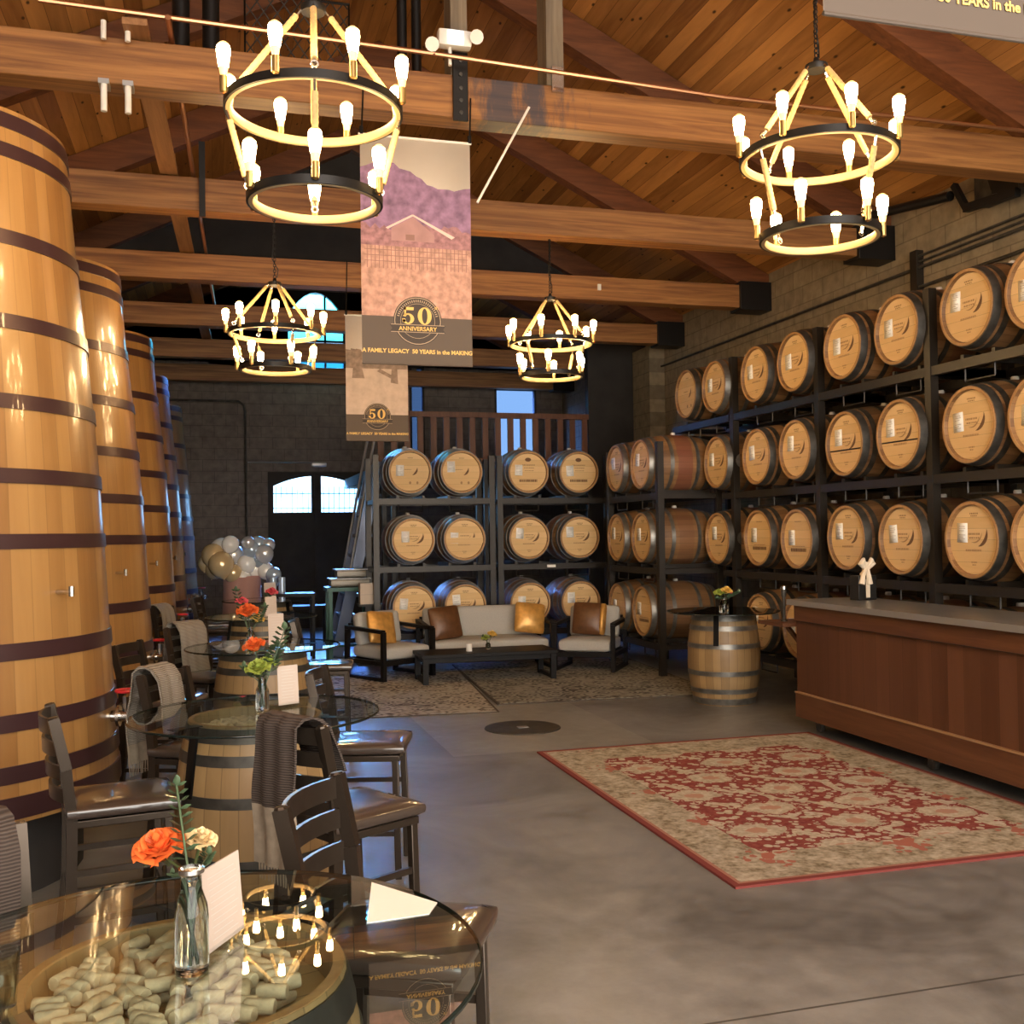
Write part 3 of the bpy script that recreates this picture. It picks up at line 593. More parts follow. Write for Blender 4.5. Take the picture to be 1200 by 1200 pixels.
# ------------------------------------------------------------------ oak tanks
TZ = [3.73,3.55,3.12,2.71,2.33,1.98,1.675,1.17,.85,.62,.44]
TR = [.709,.725,.762,.807,.842,.87,.889,.917,.938,.95,.962]
def tank_r(z):
    for i in range(len(TZ)-1):
        if TZ[i] >= z >= TZ[i+1]: t = (TZ[i]-z)/(TZ[i]-TZ[i+1]); return TR[i]+(TR[i+1]-TR[i])*t
    return TR[-1] if z < .44 else TR[0]
def make_tank():
    k = thing('oak_tank', 'tank', 'tank')
    prof = [(0,.46),(.93,.46),(.93,.4)]+[(tank_r(z), z) for z in [.4+.1*i for i in range(34)]]+[(tank_r(3.75),3.76),(.66,3.76),(.66,3.7),(0,3.7)]
    MB().lathe(prof, 72).build('staves', M['tank'], k, ang=30)
    for i, z in enumerate(TZ):
        h = .058 if i > 6 else .05
        if i == 0: z0, z1 = 3.66, 3.735
        elif i == 10: z0, z1 = .42, .52
        else: z0, z1 = z-h/2-.01, z+h/2+.01
        MB().lathe([(tank_r(z0)-.002,z0),(tank_r(z0)+.008,z0),(tank_r(z1)+.008,z1),(tank_r(z1)-.002,z1)], 72).build('hoop', M['tankhoop'], k)
    MB().lathe([(.78,0),(.78,.4),(0,.4)], 32).build('plinth', M['black_wall'], k)
    a = math.radians(-36); r = tank_r(1.43)
    MB().tube([(r*math.cos(a),r*math.sin(a),1.43),((r+.09)*math.cos(a),(r+.09)*math.sin(a),1.43)], .011, 8).build('sample_tap', M['chrome'], k)
    t_ = MB(); c = Vector(((r+.085)*math.cos(a),(r+.085)*math.sin(a),1.43)); t_.tube([c+Vector((0,0,-.02)), c+Vector((0,0,.028))], .013, 8); t_.build('tap_handle', M['chrome'], k)
    a = math.radians(-8); r = tank_r(.75); e = Vector((math.cos(a),math.sin(a),0)); z = Vector((0,0,1))
    v = MB(); v.tube([e*r+z*.76, e*(r+.16)+z*.76], .03, 10); v.tube([e*(r+.03)+z*.76, e*(r+.045)+z*.76], .055, 12); v.tube([e*(r+.11)+z*.76, e*(r+.125)+z*.76], .055, 12); v.tube([e*(r+.075)+z*.76, e*(r+.075)+z*.86], .02, 8)
    vv = v.build('drain_valve', M['chrome'], k)
    c = e*(r+.075)+z*.89; ww = MB().tube([c+Vector((math.cos(2*PI*i/20)*.05, math.sin(2*PI*i/20)*.05, 0)) for i in range(20)], .009, 6, closed=True)
    for i in range(4): ww.tube([c, c+Vector((math.cos(PI*i/2)*.05, math.sin(PI*i/2)*.05, 0))], .006, 5)
    ww.build('handwheel', M['red'], vv)
    return k
tk = make_tank()
tl = [((-1.46,5.93,0), 'giant varnished oak tank filling the left side behind the foreground chairs'), ((-1.42,8.73,0), 'tall oak tank directly behind the giant oak tank at left'), ((-1.33,11.5,0), 'third full oak tank along the row, with two more beyond it'),
      ((-1.29,14.23,0), 'fourth oak tank along the row, next to last'), ((-1.21,17.34,0), 'most distant oak tank, nearest the dark far wall')]
for i, (p, lab) in enumerate(tl):
    if i == 0: tk.location = p; tk['label'] = lab; tk['group'] = 'oak tanks along the left wall'
    else: dup(tk, p, (0,0,random.uniform(-.06,.06)), lab, 'oak tanks along the left wall')

# ------------------------------------------------------------------ barrels
BL, BR_, HR = .88, .352, .292        # length, bilge radius, chime radius
def bprof(z):                         # z from -.44 to .44
    t = z/(BL/2); return HR + (BR_-HR)*(1-t*t)
def make_barrel(stave='stave', hoopm='hoop_dark', head='head', hoops=(.405,.325,.165), rec=.03, top_rec=None):
    k = thing('wine_barrel', 'barrel', 'barrel')
    h = BL/2; tr = top_rec or rec
    prof = [(bprof(h)-.022, h-tr-.01),(bprof(h)-.022, h-.004),(bprof(h)-.004, h)]
    prof = [(HR-.03, -h+rec),(HR-.022,-h),(HR,-h)]+[(bprof(-h+BL*i/16), -h+BL*i/16) for i in range(1,16)]+[(HR,h),(HR-.022,h),(HR-.03,h-tr)]
    MB().lathe(prof, 40).build('staves', M[stave], k, ang=50)
    MB().lathe([(0,h-tr),(HR-.026,h-tr)], 40).build('head', M[head], k)
    MB().lathe([(HR-.026,-h+rec),(0,-h+rec)], 40).build('head', M[head], k)
    MB().lathe([(HR-.0235,h-.002),(HR-.022,h+.0015),(HR-.002,h+.0015),(HR+.0015,h-.012)], 40).build('chime', M['chime'], k)
    for hz in hoops:
        for sg in (1,-1):
            hw = .03 if hz > .38 else .023; z0, z1 = sg*hz-hw, sg*hz+hw
            MB().lathe([(bprof(z0)-.001,z0),(bprof(z0)+.004,z0),(bprof(z1)+.004,z1),(bprof(z1)-.001,z1)], 40).build('hoop', M[hoopm], k)
    return k
def stamp_mesh(kind):
    mb = MB(); rnd = random.Random(kind); z = BL/2-.0285
    def dash(x0, x1, y, h, mi=0):
        x = x0
        while x < x1:
            w_ = rnd.uniform(.008,.02); x2 = min(x+w_, x1); mb.poly([(x,y-h/2,z),(x2,y-h/2,z),(x2,y+h/2,z),(x,y+h/2,z)], mi); x = x2+.005
    def arc(cx, cy, r, a0, a1, w0, mi=0, n=10):
        for i in range(n):
            t0, t1 = a0+(a1-a0)*i/n, a0+(a1-a0)*(i+1)/n; wa, wb = w0*math.sin(PI*(i+.2)/n), w0*math.sin(PI*(i+1.2)/n) if i < n-1 else 0
            mb.poly([(cx+(r-wa)*math.cos(t0),cy+(r-wa)*math.sin(t0),z),(cx+(r+wa)*math.cos(t0),cy+(r+wa)*math.sin(t0),z),(cx+(r+wb)*math.cos(t1),cy+(r+wb)*math.sin(t1),z),(cx+(r-wb)*math.cos(t1),cy+(r-wb)*math.sin(t1),z)], mi)
    if kind == 1:     # swoosh over two lines
        dash(-.04,.05,.2,.012,1); dash(-.03,.04,.182,.01,1); dash(-.06,.07,.045,.014,1); dash(-.05,.06,.015,.012,1); arc(.03,.06,.11,-PI*.45,.25,.016); arc(.0,.07,.09,-PI*.6,-.1,.006,1); dash(-.09,.08,-.08,.016,1); dash(-.03,.03,-.17,.012,1); dash(-.02,.02,-.19,.01,1)
    elif kind == 2:   # oval seal and block word
        mb.poly([(.045*math.cos(2*PI*i/16), .175+.028*math.sin(2*PI*i/16), z) for i in range(16)]); dash(-.09,.1,.1,.016,1); dash(-.06,.09,.06,.012,1); dash(-.05,.08,.02,.01,1); dash(-.13,.13,-.12,.036)
    elif kind == 3:   # bare head with block word low
        dash(-.06,.06,.17,.012,1); dash(-.14,.14,-.11,.034); dash(-.12,.12,-.075,.008,1)
    else:             # small swoosh and two knots
        dash(-.03,.04,.19,.012,1); arc(.0,.05,.1,-PI*.4,.1,.014); dash(-.09,.02,.03,.01,1)
        for x in (0,.1): mb.poly([(x+.016*math.cos(2*PI*i/10), -.15+.02*math.sin(2*PI*i/10), z) for i in range(10)], 1)
    return mb.mesh('lettering', [M['ink'], M['ink_faint']], 0)
STAMPS = {i: stamp_mesh(i) for i in (1,2,3,4)}
LABEL = MB().box((-.055,-.075,BL/2-.029),(.055,.075,BL/2-.026))
for y0, x1 in ((.045,.03),(.03,.035),(.012,.02),(-.02,.035),(-.035,.01),(-.05,.03)): LABEL.poly([(-.035,y0,BL/2-.0255),(x1,y0,BL/2-.0255),(x1,y0+.006,BL/2-.0255),(-.035,y0+.006,BL/2-.0255)], 1)
LABEL = LABEL.mesh('label', [M['paper'], M['faintprint']], 0)
BATTEN = MB().box((-.262,-.055,BL/2-.031),(.262,.02,BL/2-.018)).box((-.25,-.075,BL/2-.031),(.25,-.062,BL/2-.02)).mesh('batten', M['head'])
LINE = MB().box((-.25,-.062,BL/2-.03),(.25,-.05,BL/2-.0265)).mesh('painted_line', M['steel'])
BUNG = MB().lathe([(.03,-.01),(.03,.022),(.024,.03),(0,.03)], 12).mesh('bung', M['bung'])
proto = {}
for hm in ('galv','hoop_dark'): proto[hm] = make_barrel('stave', hm)
used = set()
def child(name, me, parent, M4=None):
    o = bpy.data.objects.new(name, me); COL.objects.link(o); o.parent = parent
    if M4 is not None: o.matrix_local = M4
    return o
def place_barrel(head_pt, facing, label, group, hm='galv', stamp=1, lab=True, extra=None, sc=1, tilt=0):
    """head_pt = centre of the head that shows; facing = unit vector it looks along"""
    f = Vector(facing).normalized(); up = Vector((0,0,1)); x = up.cross(f).normalized()
    # local x = viewer's right when looking at the head, y = up, z = facing
    Rm = Matrix(((x.x, up.x, f.x),(x.y, up.y, f.y),(x.z, up.z, f.z))) @ Matrix.Rotation(tilt, 3, 'Z')
    c = Vector(head_pt) - f*(BL/2*sc)
    if hm not in used: k = proto[hm]; used.add(hm)
    else: k = dup(proto[hm])
    for ch in list(k.children):
        if ch.name.split('.')[0] in ('lettering','label','batten','painted_line','bung'): bpy.data.objects.remove(ch)
    k.rotation_euler = Rm.to_euler(); k.location = c; k.scale = (sc,sc,sc); k['label'] = label; k['group'] = group
    child('lettering', STAMPS[stamp], k)
    if lab: child('label', LABEL, k, T(-.125+random.uniform(-.02,.02), .03+random.uniform(-.02,.05), 0) @ T(0,0,BL/2-.0275) @ Rz(random.uniform(-.08,.08)) @ T(0,0,-BL/2+.0275))
    if extra == 'batten': child('batten', BATTEN, k)
    if extra == 'line': child('painted_line', LINE, k)
    child('bung', BUNG, k, T(0,BR_-.003,0) @ Rx(-PI/2))
    return k
tier = {4:'top', 3:'second', 2:'third', 1:'bottom'}
Zt = {4:3.34, 3:2.465, 2:1.59, 1:.715}
# right wall rack: barrel heads look along -x
bayw = ['bay nearest the camera','second bay from the camera','third bay from the camera','fourth bay from the camera']
ys = [(5.22,4.5),(6.63,5.93),(8.26,7.48),(9.86,9.1),(11.54,10.8)]
tiername = {4:'top tier',3:'second highest tier',2:'third highest tier',1:'lowest tier'}
def rb(y, t, where, **kw):
    return place_barrel((5.5, y, Zt[t]+random.uniform(-.012,.012)), (-1,0,0), f'barrel, {tiername[t]} of the wall rack, {where}', 'barrels in the right wall rack', **kw)
cols = [(5.93,'column cut off by the frame edge'), (6.63,'right of the nearest post'), (7.48,'left of the nearest post'), (8.26,'right of the middle post'), (9.1,'left of the middle post'), (9.86,'right of the far post')]
for ci, (y, w_) in enumerate(cols):
    for t in (4,3,2,1):
        st = 3 if (t == 2 and ci >= 4) else 1
        rb(y, t, w_, hm='hoop_dark', stamp=st, extra='line' if (t == 3 and ci in (2,3)) else None)
rb(10.8, 4, 'beside the far post in the high end bay', hm='galv'); rb(11.54, 4, 'last in the high end bay', hm='hoop_dark', stamp=4, lab=False)
rb(10.78, 3, 'half hidden behind the far post', hm='galv'); rb(10.78, 2, 'half hidden behind the far post', hm='hoop_dark')
# corner rack
cw = {1:'bottom', 2:'middle', 3:'top'}
for t in (3,2,1):
    for y, nm in ((11.5,'near'), (12.3,'far')):
        place_barrel((4.87, y, Zt[t]+.02), (-1,0,0), f'sideways barrel on the {cw[t]} shelf of the corner rack, the {nm} one', 'barrels in the corner rack', hm='galv', stamp=1 if t > 1 else 3)
# far rack
bx = [(2.445,'leftmost'),(3.13,'second from left'),(4.05,'third from left'),(4.767,'rightmost')]
for t in (3,2,1):
    for i, (x, nm) in enumerate(bx):
        st = {3:[4,4,2,2],2:[1,1,1,1],1:[1,1,1,1]}[t][i]
        zt = {3:2.50,2:1.615,1:.74}[t]
        place_barrel((x+{3:0,2:.03,1:.03}[t]*(1 if i < 2 else 0), 13.34, zt), (0,-1,0), f'barrel facing front on the {cw[t]} shelf of the far rack, {nm}', 'barrels in the far rack behind the sofa', hm='galv', stamp=st, extra='batten' if (t == 2 and i == 1) else None, sc=.955)
for hm in proto:
    if hm not in used: bpy.data.objects.remove(proto[hm])

# ------------------------------------------------------------------ racks
def rack(name_label, front, along, back, bays, tiers, zt, top, depth=.74, posts_front=None, rear=True, feet=True, br=.345):
    """front: origin of the front plane; along: unit vector along the shelves; back: unit vector into the rack; bays: list of (s0, s1, [barrel centres])"""
    k = thing('barrel_rack', name_label, 'rack', front, (0,0,0), 'steel barrel racks')
    A = Vector(along); B = Vector(back); Zv = Vector((0,0,1))
    ss = posts_front
    for s in ss:
        p = A*s; MB().bar(p, p+Zv*top, .075, .075, up=B).build('front_post', M['rack'], k)
        if rear: q = p+B*depth; MB().bar(q, q+Zv*top, .07, .07, up=B).build('rear_post', M['rack'], k)
    for s0, s1, cs, tt in bays:
        for t in tt:
            z = zt[t]-br-.05
            for dd, nm in ((0,'front_beam'), (depth,'rear_beam')):
                MB().bar(A*(s0+.035)+B*dd+Zv*z, A*(s1-.035)+B*dd+Zv*z, .06, .075, up=(0,0,1)).build(nm, M['rack'], k)
            for s in (s0, s1): MB().bar(A*s+B*.04+Zv*z, A*s+B*(depth-.04)+Zv*z, .045, .06).build('side_beam', M['rack'], k)
            for c in cs:
                g = MB()
                for o_ in (-.16,.16):
                    a = A*(c+o_)+Zv*(z+.03)
                    g.tube([a+B*.02, a+B*.02-Zv*.16], .008, 5)
                g.tube([A*(c-.16)+B*.02+Zv*(z-.13), A*(c+.16)+B*.02+Zv*(z-.13)], .008, 5)
                for o_ in (-.17,.17):
                    g.bar(A*(c+o_)+B*.0+Zv*(z+.05), A*(c+o_)+B*depth+Zv*(z+.05), .035, .05)
                g.build('cradle', M['rack'], k)
    return k
rack('tall dark steel rack of four tiers along the block wall', (5.6,0,0), (0,1,0), (1,0,0),
     [(7.165,8.79,[7.48,8.26],(1,2,3,4)), (8.79,10.5,[9.1,9.86],(1,2,3,4)), (5.55,7.165,[5.93,6.63],(1,2,3,4))], None, Zt, 3.62, .75, [5.55,7.165,8.79,10.5])
k = rack('high end bay of dark steel rack reaching over the corner rack', (5.6,10.54,0), (0,1,0), (1,0,0), [(0,1.55,[.26,1.0],(4,))], None, Zt, 3.6, .75, [])
for x in (.75,): MB().bar((x,1.55,0),(x,1.55,3.6),.07,.07,up=(1,0,0)).build('rear_post', M['rack'], k)
MB().bar((0,1.55,2.85),(.75,1.55,2.85),.05,.07).build('side_beam', M['rack'], k)
MB().bar((0,.22,1.195),(0,-.0,1.195),.06,.07).bar((0,.22,2.07),(0,0,2.07),.06,.07).build('stub_beam', M['rack'], k)
rack('dark steel corner rack with three tiers of sideways barrels', (4.95,11.1,0), (0,1,0), (1,0,0), [(0,1.57,[.4,1.2],(1,2,3))], None, {t: Zt[t]+.02 for t in Zt}, 2.72, .74, [0,1.57])
zb = {3:2.50,2:1.615,1:.74}
rack('left half of the far steel rack behind the sofa', (2.0,13.42,0), (1,0,0), (0,1,0), [(0,1.55,[.46,1.14],(1,2,3))], None, zb, 2.72, .7, [0,1.55], br=.334)
rack('right half of the far steel rack behind the armchair', (3.66,13.42,0), (1,0,0), (0,1,0), [(0,1.53,[.39,1.11],(1,2,3))], None, zb, 2.72, .7, [0,1.53], br=.334)
tag(MB().box((-.06,-.012,-.018),(.06,.0,.018)).build('shelf_tag', M['paper'], loc=(4.36,13.38,1.235)), 'small white tag stuck on the middle beam of the far rack', 'tag')

# ------------------------------------------------------------------ barrel tables
tb = make_barrel('stave_table', 'hoop_dark', 'head_table', (.4,.3,.13), .03, .06); tb_used = False
def barrel_table(x, y, lab, glab, rz, gm=True):
    global tb_used, tb_last
    k = tb if not tb_used else dup(tb); tb_used = True
    tb_last = k; k.name = 'barrel_table_base'; k['label'] = lab; k['category'] = 'barrel'; k['group'] = 'upright barrels used as table bases'; k.location = (x, y, .44); k.rotation_euler = (0,0,rz); k.scale = (1,1,1)
    for i in range(3):
        a = 2*PI*i/3+.55; g = MB(); c = Vector((math.cos(a), math.sin(a), 0))
        g.bar(c*(HR+.022)+Vector((0,0,.438)), c*(HR+.06)+Vector((0,0,.14)), .05, .01, up=c); g.bar(c*(HR-.02)+Vector((0,0,.4375)), c*(HR+.14)+Vector((0,0,.4375)), .05, .004)
        g.build('glass_bracket', M['steel'], k)
    t_ = thing('glass_tabletop', glab, 'tabletop', (x, y, .8815), (0,0,0), 'round glass tops on the barrels')
    r = .55; MB().lathe([(r-.004,.0115),(0,.0115)], 72).build('glass_sheet', M['glass'], t_, ang=0)
    MB().lathe([(r-.004,.0115),(r,.009),(r,.002),(r-.004,0)], 72).build('polished_edge', M['glass_edge'], t_, ang=0)
    if glab.startswith('round dark'): [setattr(c.material_slots[0], 'link', 'OBJECT') or setattr(c.material_slots[0], 'material', M['smoked']) for c in t_.children if c.name.startswith('glass_sheet')]
    return k
barrel_table(-.06, 2.03, 'upright tan barrel full of corks under the foreground glass top', 'large round glass tabletop in the foreground', .3)
barrel_table(.17, 4.83, 'upright barrel base under the second glass table from the front', 'round glass tabletop second from the front', 1.1)
barrel_table(.33, 7.77, 'upright barrel base under the third glass table along the tanks', 'round glass tabletop third along the tanks reflecting the door', 2.0)
barrel_table(.44, 10.7, 'upright barrel base under the fourth glass table along the tanks', 'round glass tabletop fourth along the tanks', 2.9)
barrel_table(.62, 13.4, 'upright barrel base under the most distant glass table', 'round glass tabletop most distant, near the balloons', 2.9)
barrel_table(4.8, 9.3, 'upright weathered barrel standing alone beside the wooden counter', 'round dark glass tabletop on the barrel beside the counter', 3.48)
for ch in tb_last.children:
    if ch.name.startswith('hoop'): ch.material_slots[0].link = 'OBJECT'; ch.material_slots[0].material = M['galv']
# corks heaped on the barrel heads
CK = MB().lathe([(0,-.0225),(.0105,-.0225),(.0118,-.02),(.0118,.02),(.0105,.0225),(0,.0225)], 10).mesh('wine_cork', M['cork'])
def cork_heap(cx, cy, z0, count, rad, lab, grp, seed, off=(0,0), sc=1.0, zmax=.072):
    rnd = random.Random(seed); H = {}; g = .011
    n = 0; tries = 0
    while n < count and tries < 4000:
        tries += 1
        a = rnd.uniform(0,2*PI); r = rad*math.sqrt(rnd.random()); x, y = r*math.cos(a)*.98+off[0], r*math.sin(a)*.98+off[1]
        if math.hypot(x,y) > .235: continue
        th = rnd.uniform(0,PI); dx, dy = math.cos(th), math.sin(th); hl = .0225*sc
        cells = set()
        for t in (-1,-.5,0,.5,1):
            for s in (-.6,.6): cells.add((round((x+dx*hl*t-dy*.0118*sc*s)/g), round((y+dy*hl*t+dx*.0118*sc*s)/g)))
        h = max(H.get(c, 0) for c in cells)
        if h + .0236*sc > zmax: continue
        for c in cells: H[c] = h+.0236*sc
        o = bpy.data.objects.new('wine_cork', CK); COL.objects.link(o); o.location = (cx+x, cy+y, z0+h+.0119*sc); o.rotation_euler = (PI/2, 0, th+PI/2); o.scale = (sc,sc,sc)
        tag(o, lab, 'cork', grp); n += 1
cork_heap(-.06, 2.03, .8202, 130, .24, 'pale used wine cork in the heap under the foreground glass top', 'corks under the foreground glass', 3, (-.045,.01), 1.2, .062)
cork_heap(.17, 4.83, .8202, 120, .23, 'pale used wine cork in the heap under the second glass top', 'corks under the second glass', 5, (0,0), 1.15, .05)

# ------------------------------------------------------------------ chairs
def make_chair():
    k = thing('counter_chair', 'chair', 'chair'); m = M['chair']     # faces local +y
    SH = .6
    for sx in (-1,1):
        MB().bar((sx*.185,.185,0),(sx*.178,.172,SH),.032,.032).build('front_leg', m, k, bevel=.004)
        p = MB(); pts = [(sx*.185,-.215,0),(sx*.18,-.185,.3),(sx*.18,-.18,SH),(sx*.185,-.2,.8),(sx*.19,-.245,1.0)]
        for a, b in zip(pts[:-1], pts[1:]): p.bar(a, b, .032, .04)
        p.build('rear_leg', m, k)
        MB().tube([(sx*.19,-.245,1.0),(sx*.19,-.246,1.006)], [.02,.017], 8).build('post_cap', m, k)
        for z in (.22,.4): MB().bar((sx*.182,.17,z),(sx*.182,-.185,z),.016,.024).build('side_stretcher', m, k)
    MB().bar((-.18,.178,.26),(.18,.178,.26),.016,.024,up=(0,0,1)).build('front_stretcher', m, k); MB().bar((-.18,-.185,.3),(.18,-.185,.3),.016,.024).build('rear_stretcher', m, k)
    MB().box((-.195,-.19,.572),(.195,.195,.602)).build('seat_frame', m, k, bevel=.004)
    MB().rbox((.215,.215,.026), .024, 8, (0,0,.012), M=T(0,.01,.63)).build('seat', M['seat'], k)
    for z in (.7,.79,.88,.965):
        s = MB(); vs = []; n = 8; f = []
        for i in range(n+1):
            x = -.185+.37*i/n; yb = -.19-.055*(z-.6)/.4*1.0-.045*(1-(x/.185)**2); hh = .027 if z < .95 else .03
            vs += [(x,yb-.006,z-hh),(x,yb+.006,z-hh),(x,yb+.004,z+hh),(x,yb-.008,z+hh)]
        for i in range(n):
            a = 4*i
            for j in range(4): f.append((a+j,a+(j+1)%4,a+4+(j+1)%4,a+4+j))
        f += [(3,2,1,0),(4*n,4*n+1,4*n+2,4*n+3)]
        s.add(vs, f).build('back_slat', m, k)
    return k
ch0 = make_chair(); ch_used = False
def chair(mx, my, fx, fy, label):
    """mx,my = middle of the back at the top; fx,fy = facing"""
    global ch_used
    l = math.hypot(fx,fy); fx /= l; fy /= l; loc = (mx+fx*.235, my+fy*.235, 0); rz = math.atan2(-fx, fy)
    if ch_used: k = dup(ch0, loc, (0,0,rz), label)
    else: k = ch0; k.location = loc; k.rotation_euler = (0,0,rz); k['label'] = label; ch_used = True
    k['group'] = 'ladder back chairs at the barrel tables'; return k
C1 = chair(.25, 2.84, .888, -.46, 'dark ladder back chair with bare back at the foreground glass table')
C2 = chair(.275, 3.93, .875, .484, 'dark ladder back chair with a long taupe shawl hanging in front of the second barrel')
C3 = chair(.5, 5.38, .96, -.28, 'dark chair with seat showing right of the second glass table')
C4 = chair(.62, 8.62, .98, -.15, 'dark chair with seat showing right of the third glass table')
C5 = chair(-.62, 4.49, .985, .17, 'dark ladder back chair in front of the giant oak tank, seen side on')
C6 = chair(-.55, 7.22, .935, -.355, 'dark ladder back chair with bare slats beside the second oak tank')
C7 = chair(-.25, 5.62, .85, -.53, 'dark chair with a grey shawl behind the left edge of the second glass table')
C8 = chair(-.5, 10.8, .9, -.42, 'dark chair with a grey shawl standing before the third oak tank')
C9 = chair(-.22, 8.42, .7, -.7, 'dark chair with a draped shawl behind the left edge of the third glass table')
C10 = chair(-.2, 12.45, .95, -.25, 'distant bare ladder back chair left of the fourth glass table')
C11 = chair(-.62, 2.64, .5, -.86, 'chair at the left frame edge with a knitted shawl over its back')
C12 = chair(-.22, 13.1, .95, .1, 'most distant ladder back chair near the balloons')
def shawl(ch, x0, x1, front, back_, main, low, label, low_len=.2, over=.05):
    """a folded cloth hung over the top slat of a chair; front = drop on the seat side, back_ = drop behind"""
    k = thing('shawl', label, 'shawl', ch.location, ch.rotation_euler, 'shawls hung over the chairs')
    prof = []
    ytop, zt = -.245, 1.005
    nb = 14
    for i in range(nb+1): t = i/nb; z = zt-back_*(1-t); prof.append((ytop-.075-.02*math.sin(t*3)-over*(1-t)*.3, z))
    prof += [(ytop-.045, zt+.022),(ytop-.01, zt+.026),(ytop+.02, zt+.012)]
    nf = 8
    for i in range(1,nf+1): t = i/nf; z = zt-front*t; prof.append((ytop+.05+.06*t, z))
    def strip(seg, nm, mat, par, th=.009):
        mb = MB(); n = 10; vs = []; f = []; m_ = len(seg)
        for side in (0,1):
            for a, (y, z) in enumerate(seg):
                for i in range(n+1):
                    x = x0+(x1-x0)*i/n; wob = .007*math.sin(x*70+z*4)+.004*math.sin(z*23)
                    bow = -.03*(1-(x/.19)**2)*(.6)
                    vs.append((x+.006*math.sin(z*11), y+wob+bow+(th if side else 0)*(1 if y > ytop else -1), z+(th if side and abs(y-ytop) < .06 else 0)))
        o = m_*(n+1)
        for a in range(m_-1):
            for i in range(n):
                q = a*(n+1)+i; f.append((q,q+1,q+n+2,q+n+1)); f.append((o+q+n+1,o+q+n+2,o+q+1,o+q))
        for a in range(m_-1):
            for i in (0,n): q = a*(n+1)+i; f.append((q,q+n+1,o+q+n+1,o+q))
        for a in (0,m_-1):
            for i in range(n): q = a*(n+1)+i; f.append((q,q+1,o+q+1,o+q))
        mb.add(vs, f); return mb.build(nm, mat, par, ang=60)
    cut = max(1, int(nb*low_len/back_)) if low_len else 0
    if cut: strip(prof[:cut+1], 'pale_end', low, k)
    strip(prof[cut:], 'knit_cloth', main, k)
    if cut:
        fr = MB()
        for i in range(12):
            x = x0+(x1-x0)*(i+.5)/12; y, z = prof[0]; fr.tube([(x,y-.02,z),(x+random.uniform(-.006,.006),y-.02,z-.06)], [.004,.0025], 5)
        fr.build('fringe', low, k)
    return k
shawl(C2, -.06, .175, .18, .5, M['knit'], M['fringe'], 'taupe knitted shawl with pale fringed end hanging in front of the second barrel', .24)
shawl(C7, -.08, .14, .3, .46, M['knitlight'], M['fringe'], 'grey beige shawl over the chair behind the second glass table', .12)
shawl(C8, -.12, .14, .3, .45, M['knitlight'], M['knitlight'], 'grey shawl over the chair before the third oak tank', 0)
shawl(C9, -.16, .1, .35, .4, M['knitlight'], M['fringe'], 'grey beige shawl over the chair behind the third glass table', .1)
shawl(C11, -.17, .15, .5, .45, M['knit'], M['fringe'], 'taupe shawl over the chair at the left frame edge', .12)

# ------------------------------------------------------------------ flowers, vases, cards
def rose(mb, c, r, mi=0, up=(0,0,1), seed=0):
    rnd = random.Random(seed); up = Vector(up).normalized(); a = up.orthogonal().normalized(); b = up.cross(a); c = Vector(c); NR = 7
    for ring in range(NR):
        q_ = ring/(NR-1); n = 3 if ring < 2 else 4 if ring < 4 else 5; rr = r*(.1+.62*q_); top = r*(.8-.55*q_); low = -r*.55
        for i in range(n):
            th = 2*PI*(i+ring*.41)/n+rnd.uniform(-.12,.12); span = 2*PI/n*1.35; vs = []; f = []; nu, nw = 8, 6; tip = rnd.uniform(-.05,.05)*r
            for u in range(nu+1):
                for w_ in range(nw+1):
                    e = 2*u/nu-1; t = th+span*e/2; hgt = w_/nw; cup = math.sin(hgt*PI*.5); curl = max(0, hgt-.72)/.28
                    rad = rr*(.35+.65*cup)+curl*curl*r*(.06+.3*q_)+.02*r*e*e
                    z = low+(top+tip-low)*hgt*(1-.32*e*e*hgt)-curl*curl*r*.16*q_+rnd.uniform(-.008,.008)*r
                    vs.append(c+a*(rad*math.cos(t))+b*(rad*math.sin(t))+up*z)
            for u in range(nu):
                for w_ in range(nw): q = u*(nw+1)+w_; f.append((q,q+nw+1,q+nw+2,q+1))
            mb.add(vs, f, mi)
def leaf(mb, p, d, l, wd, mi=0):
    p = Vector(p); d = Vector(d).normalized(); s = d.cross(Vector((.2,.3,1))).normalized(); u = s.cross(d)
    mb.add([p, p+d*l*.35+s*wd, p+d*l*.75+s*wd*.7+u*wd*.2, p+d*l, p+d*l*.75-s*wd*.7+u*wd*.2, p+d*l*.35-s*wd, p+d*l*.5-u*wd*.25], [(0,1,6),(1,2,6),(2,3,6),(3,4,6),(4,5,6),(5,0,6)], mi)
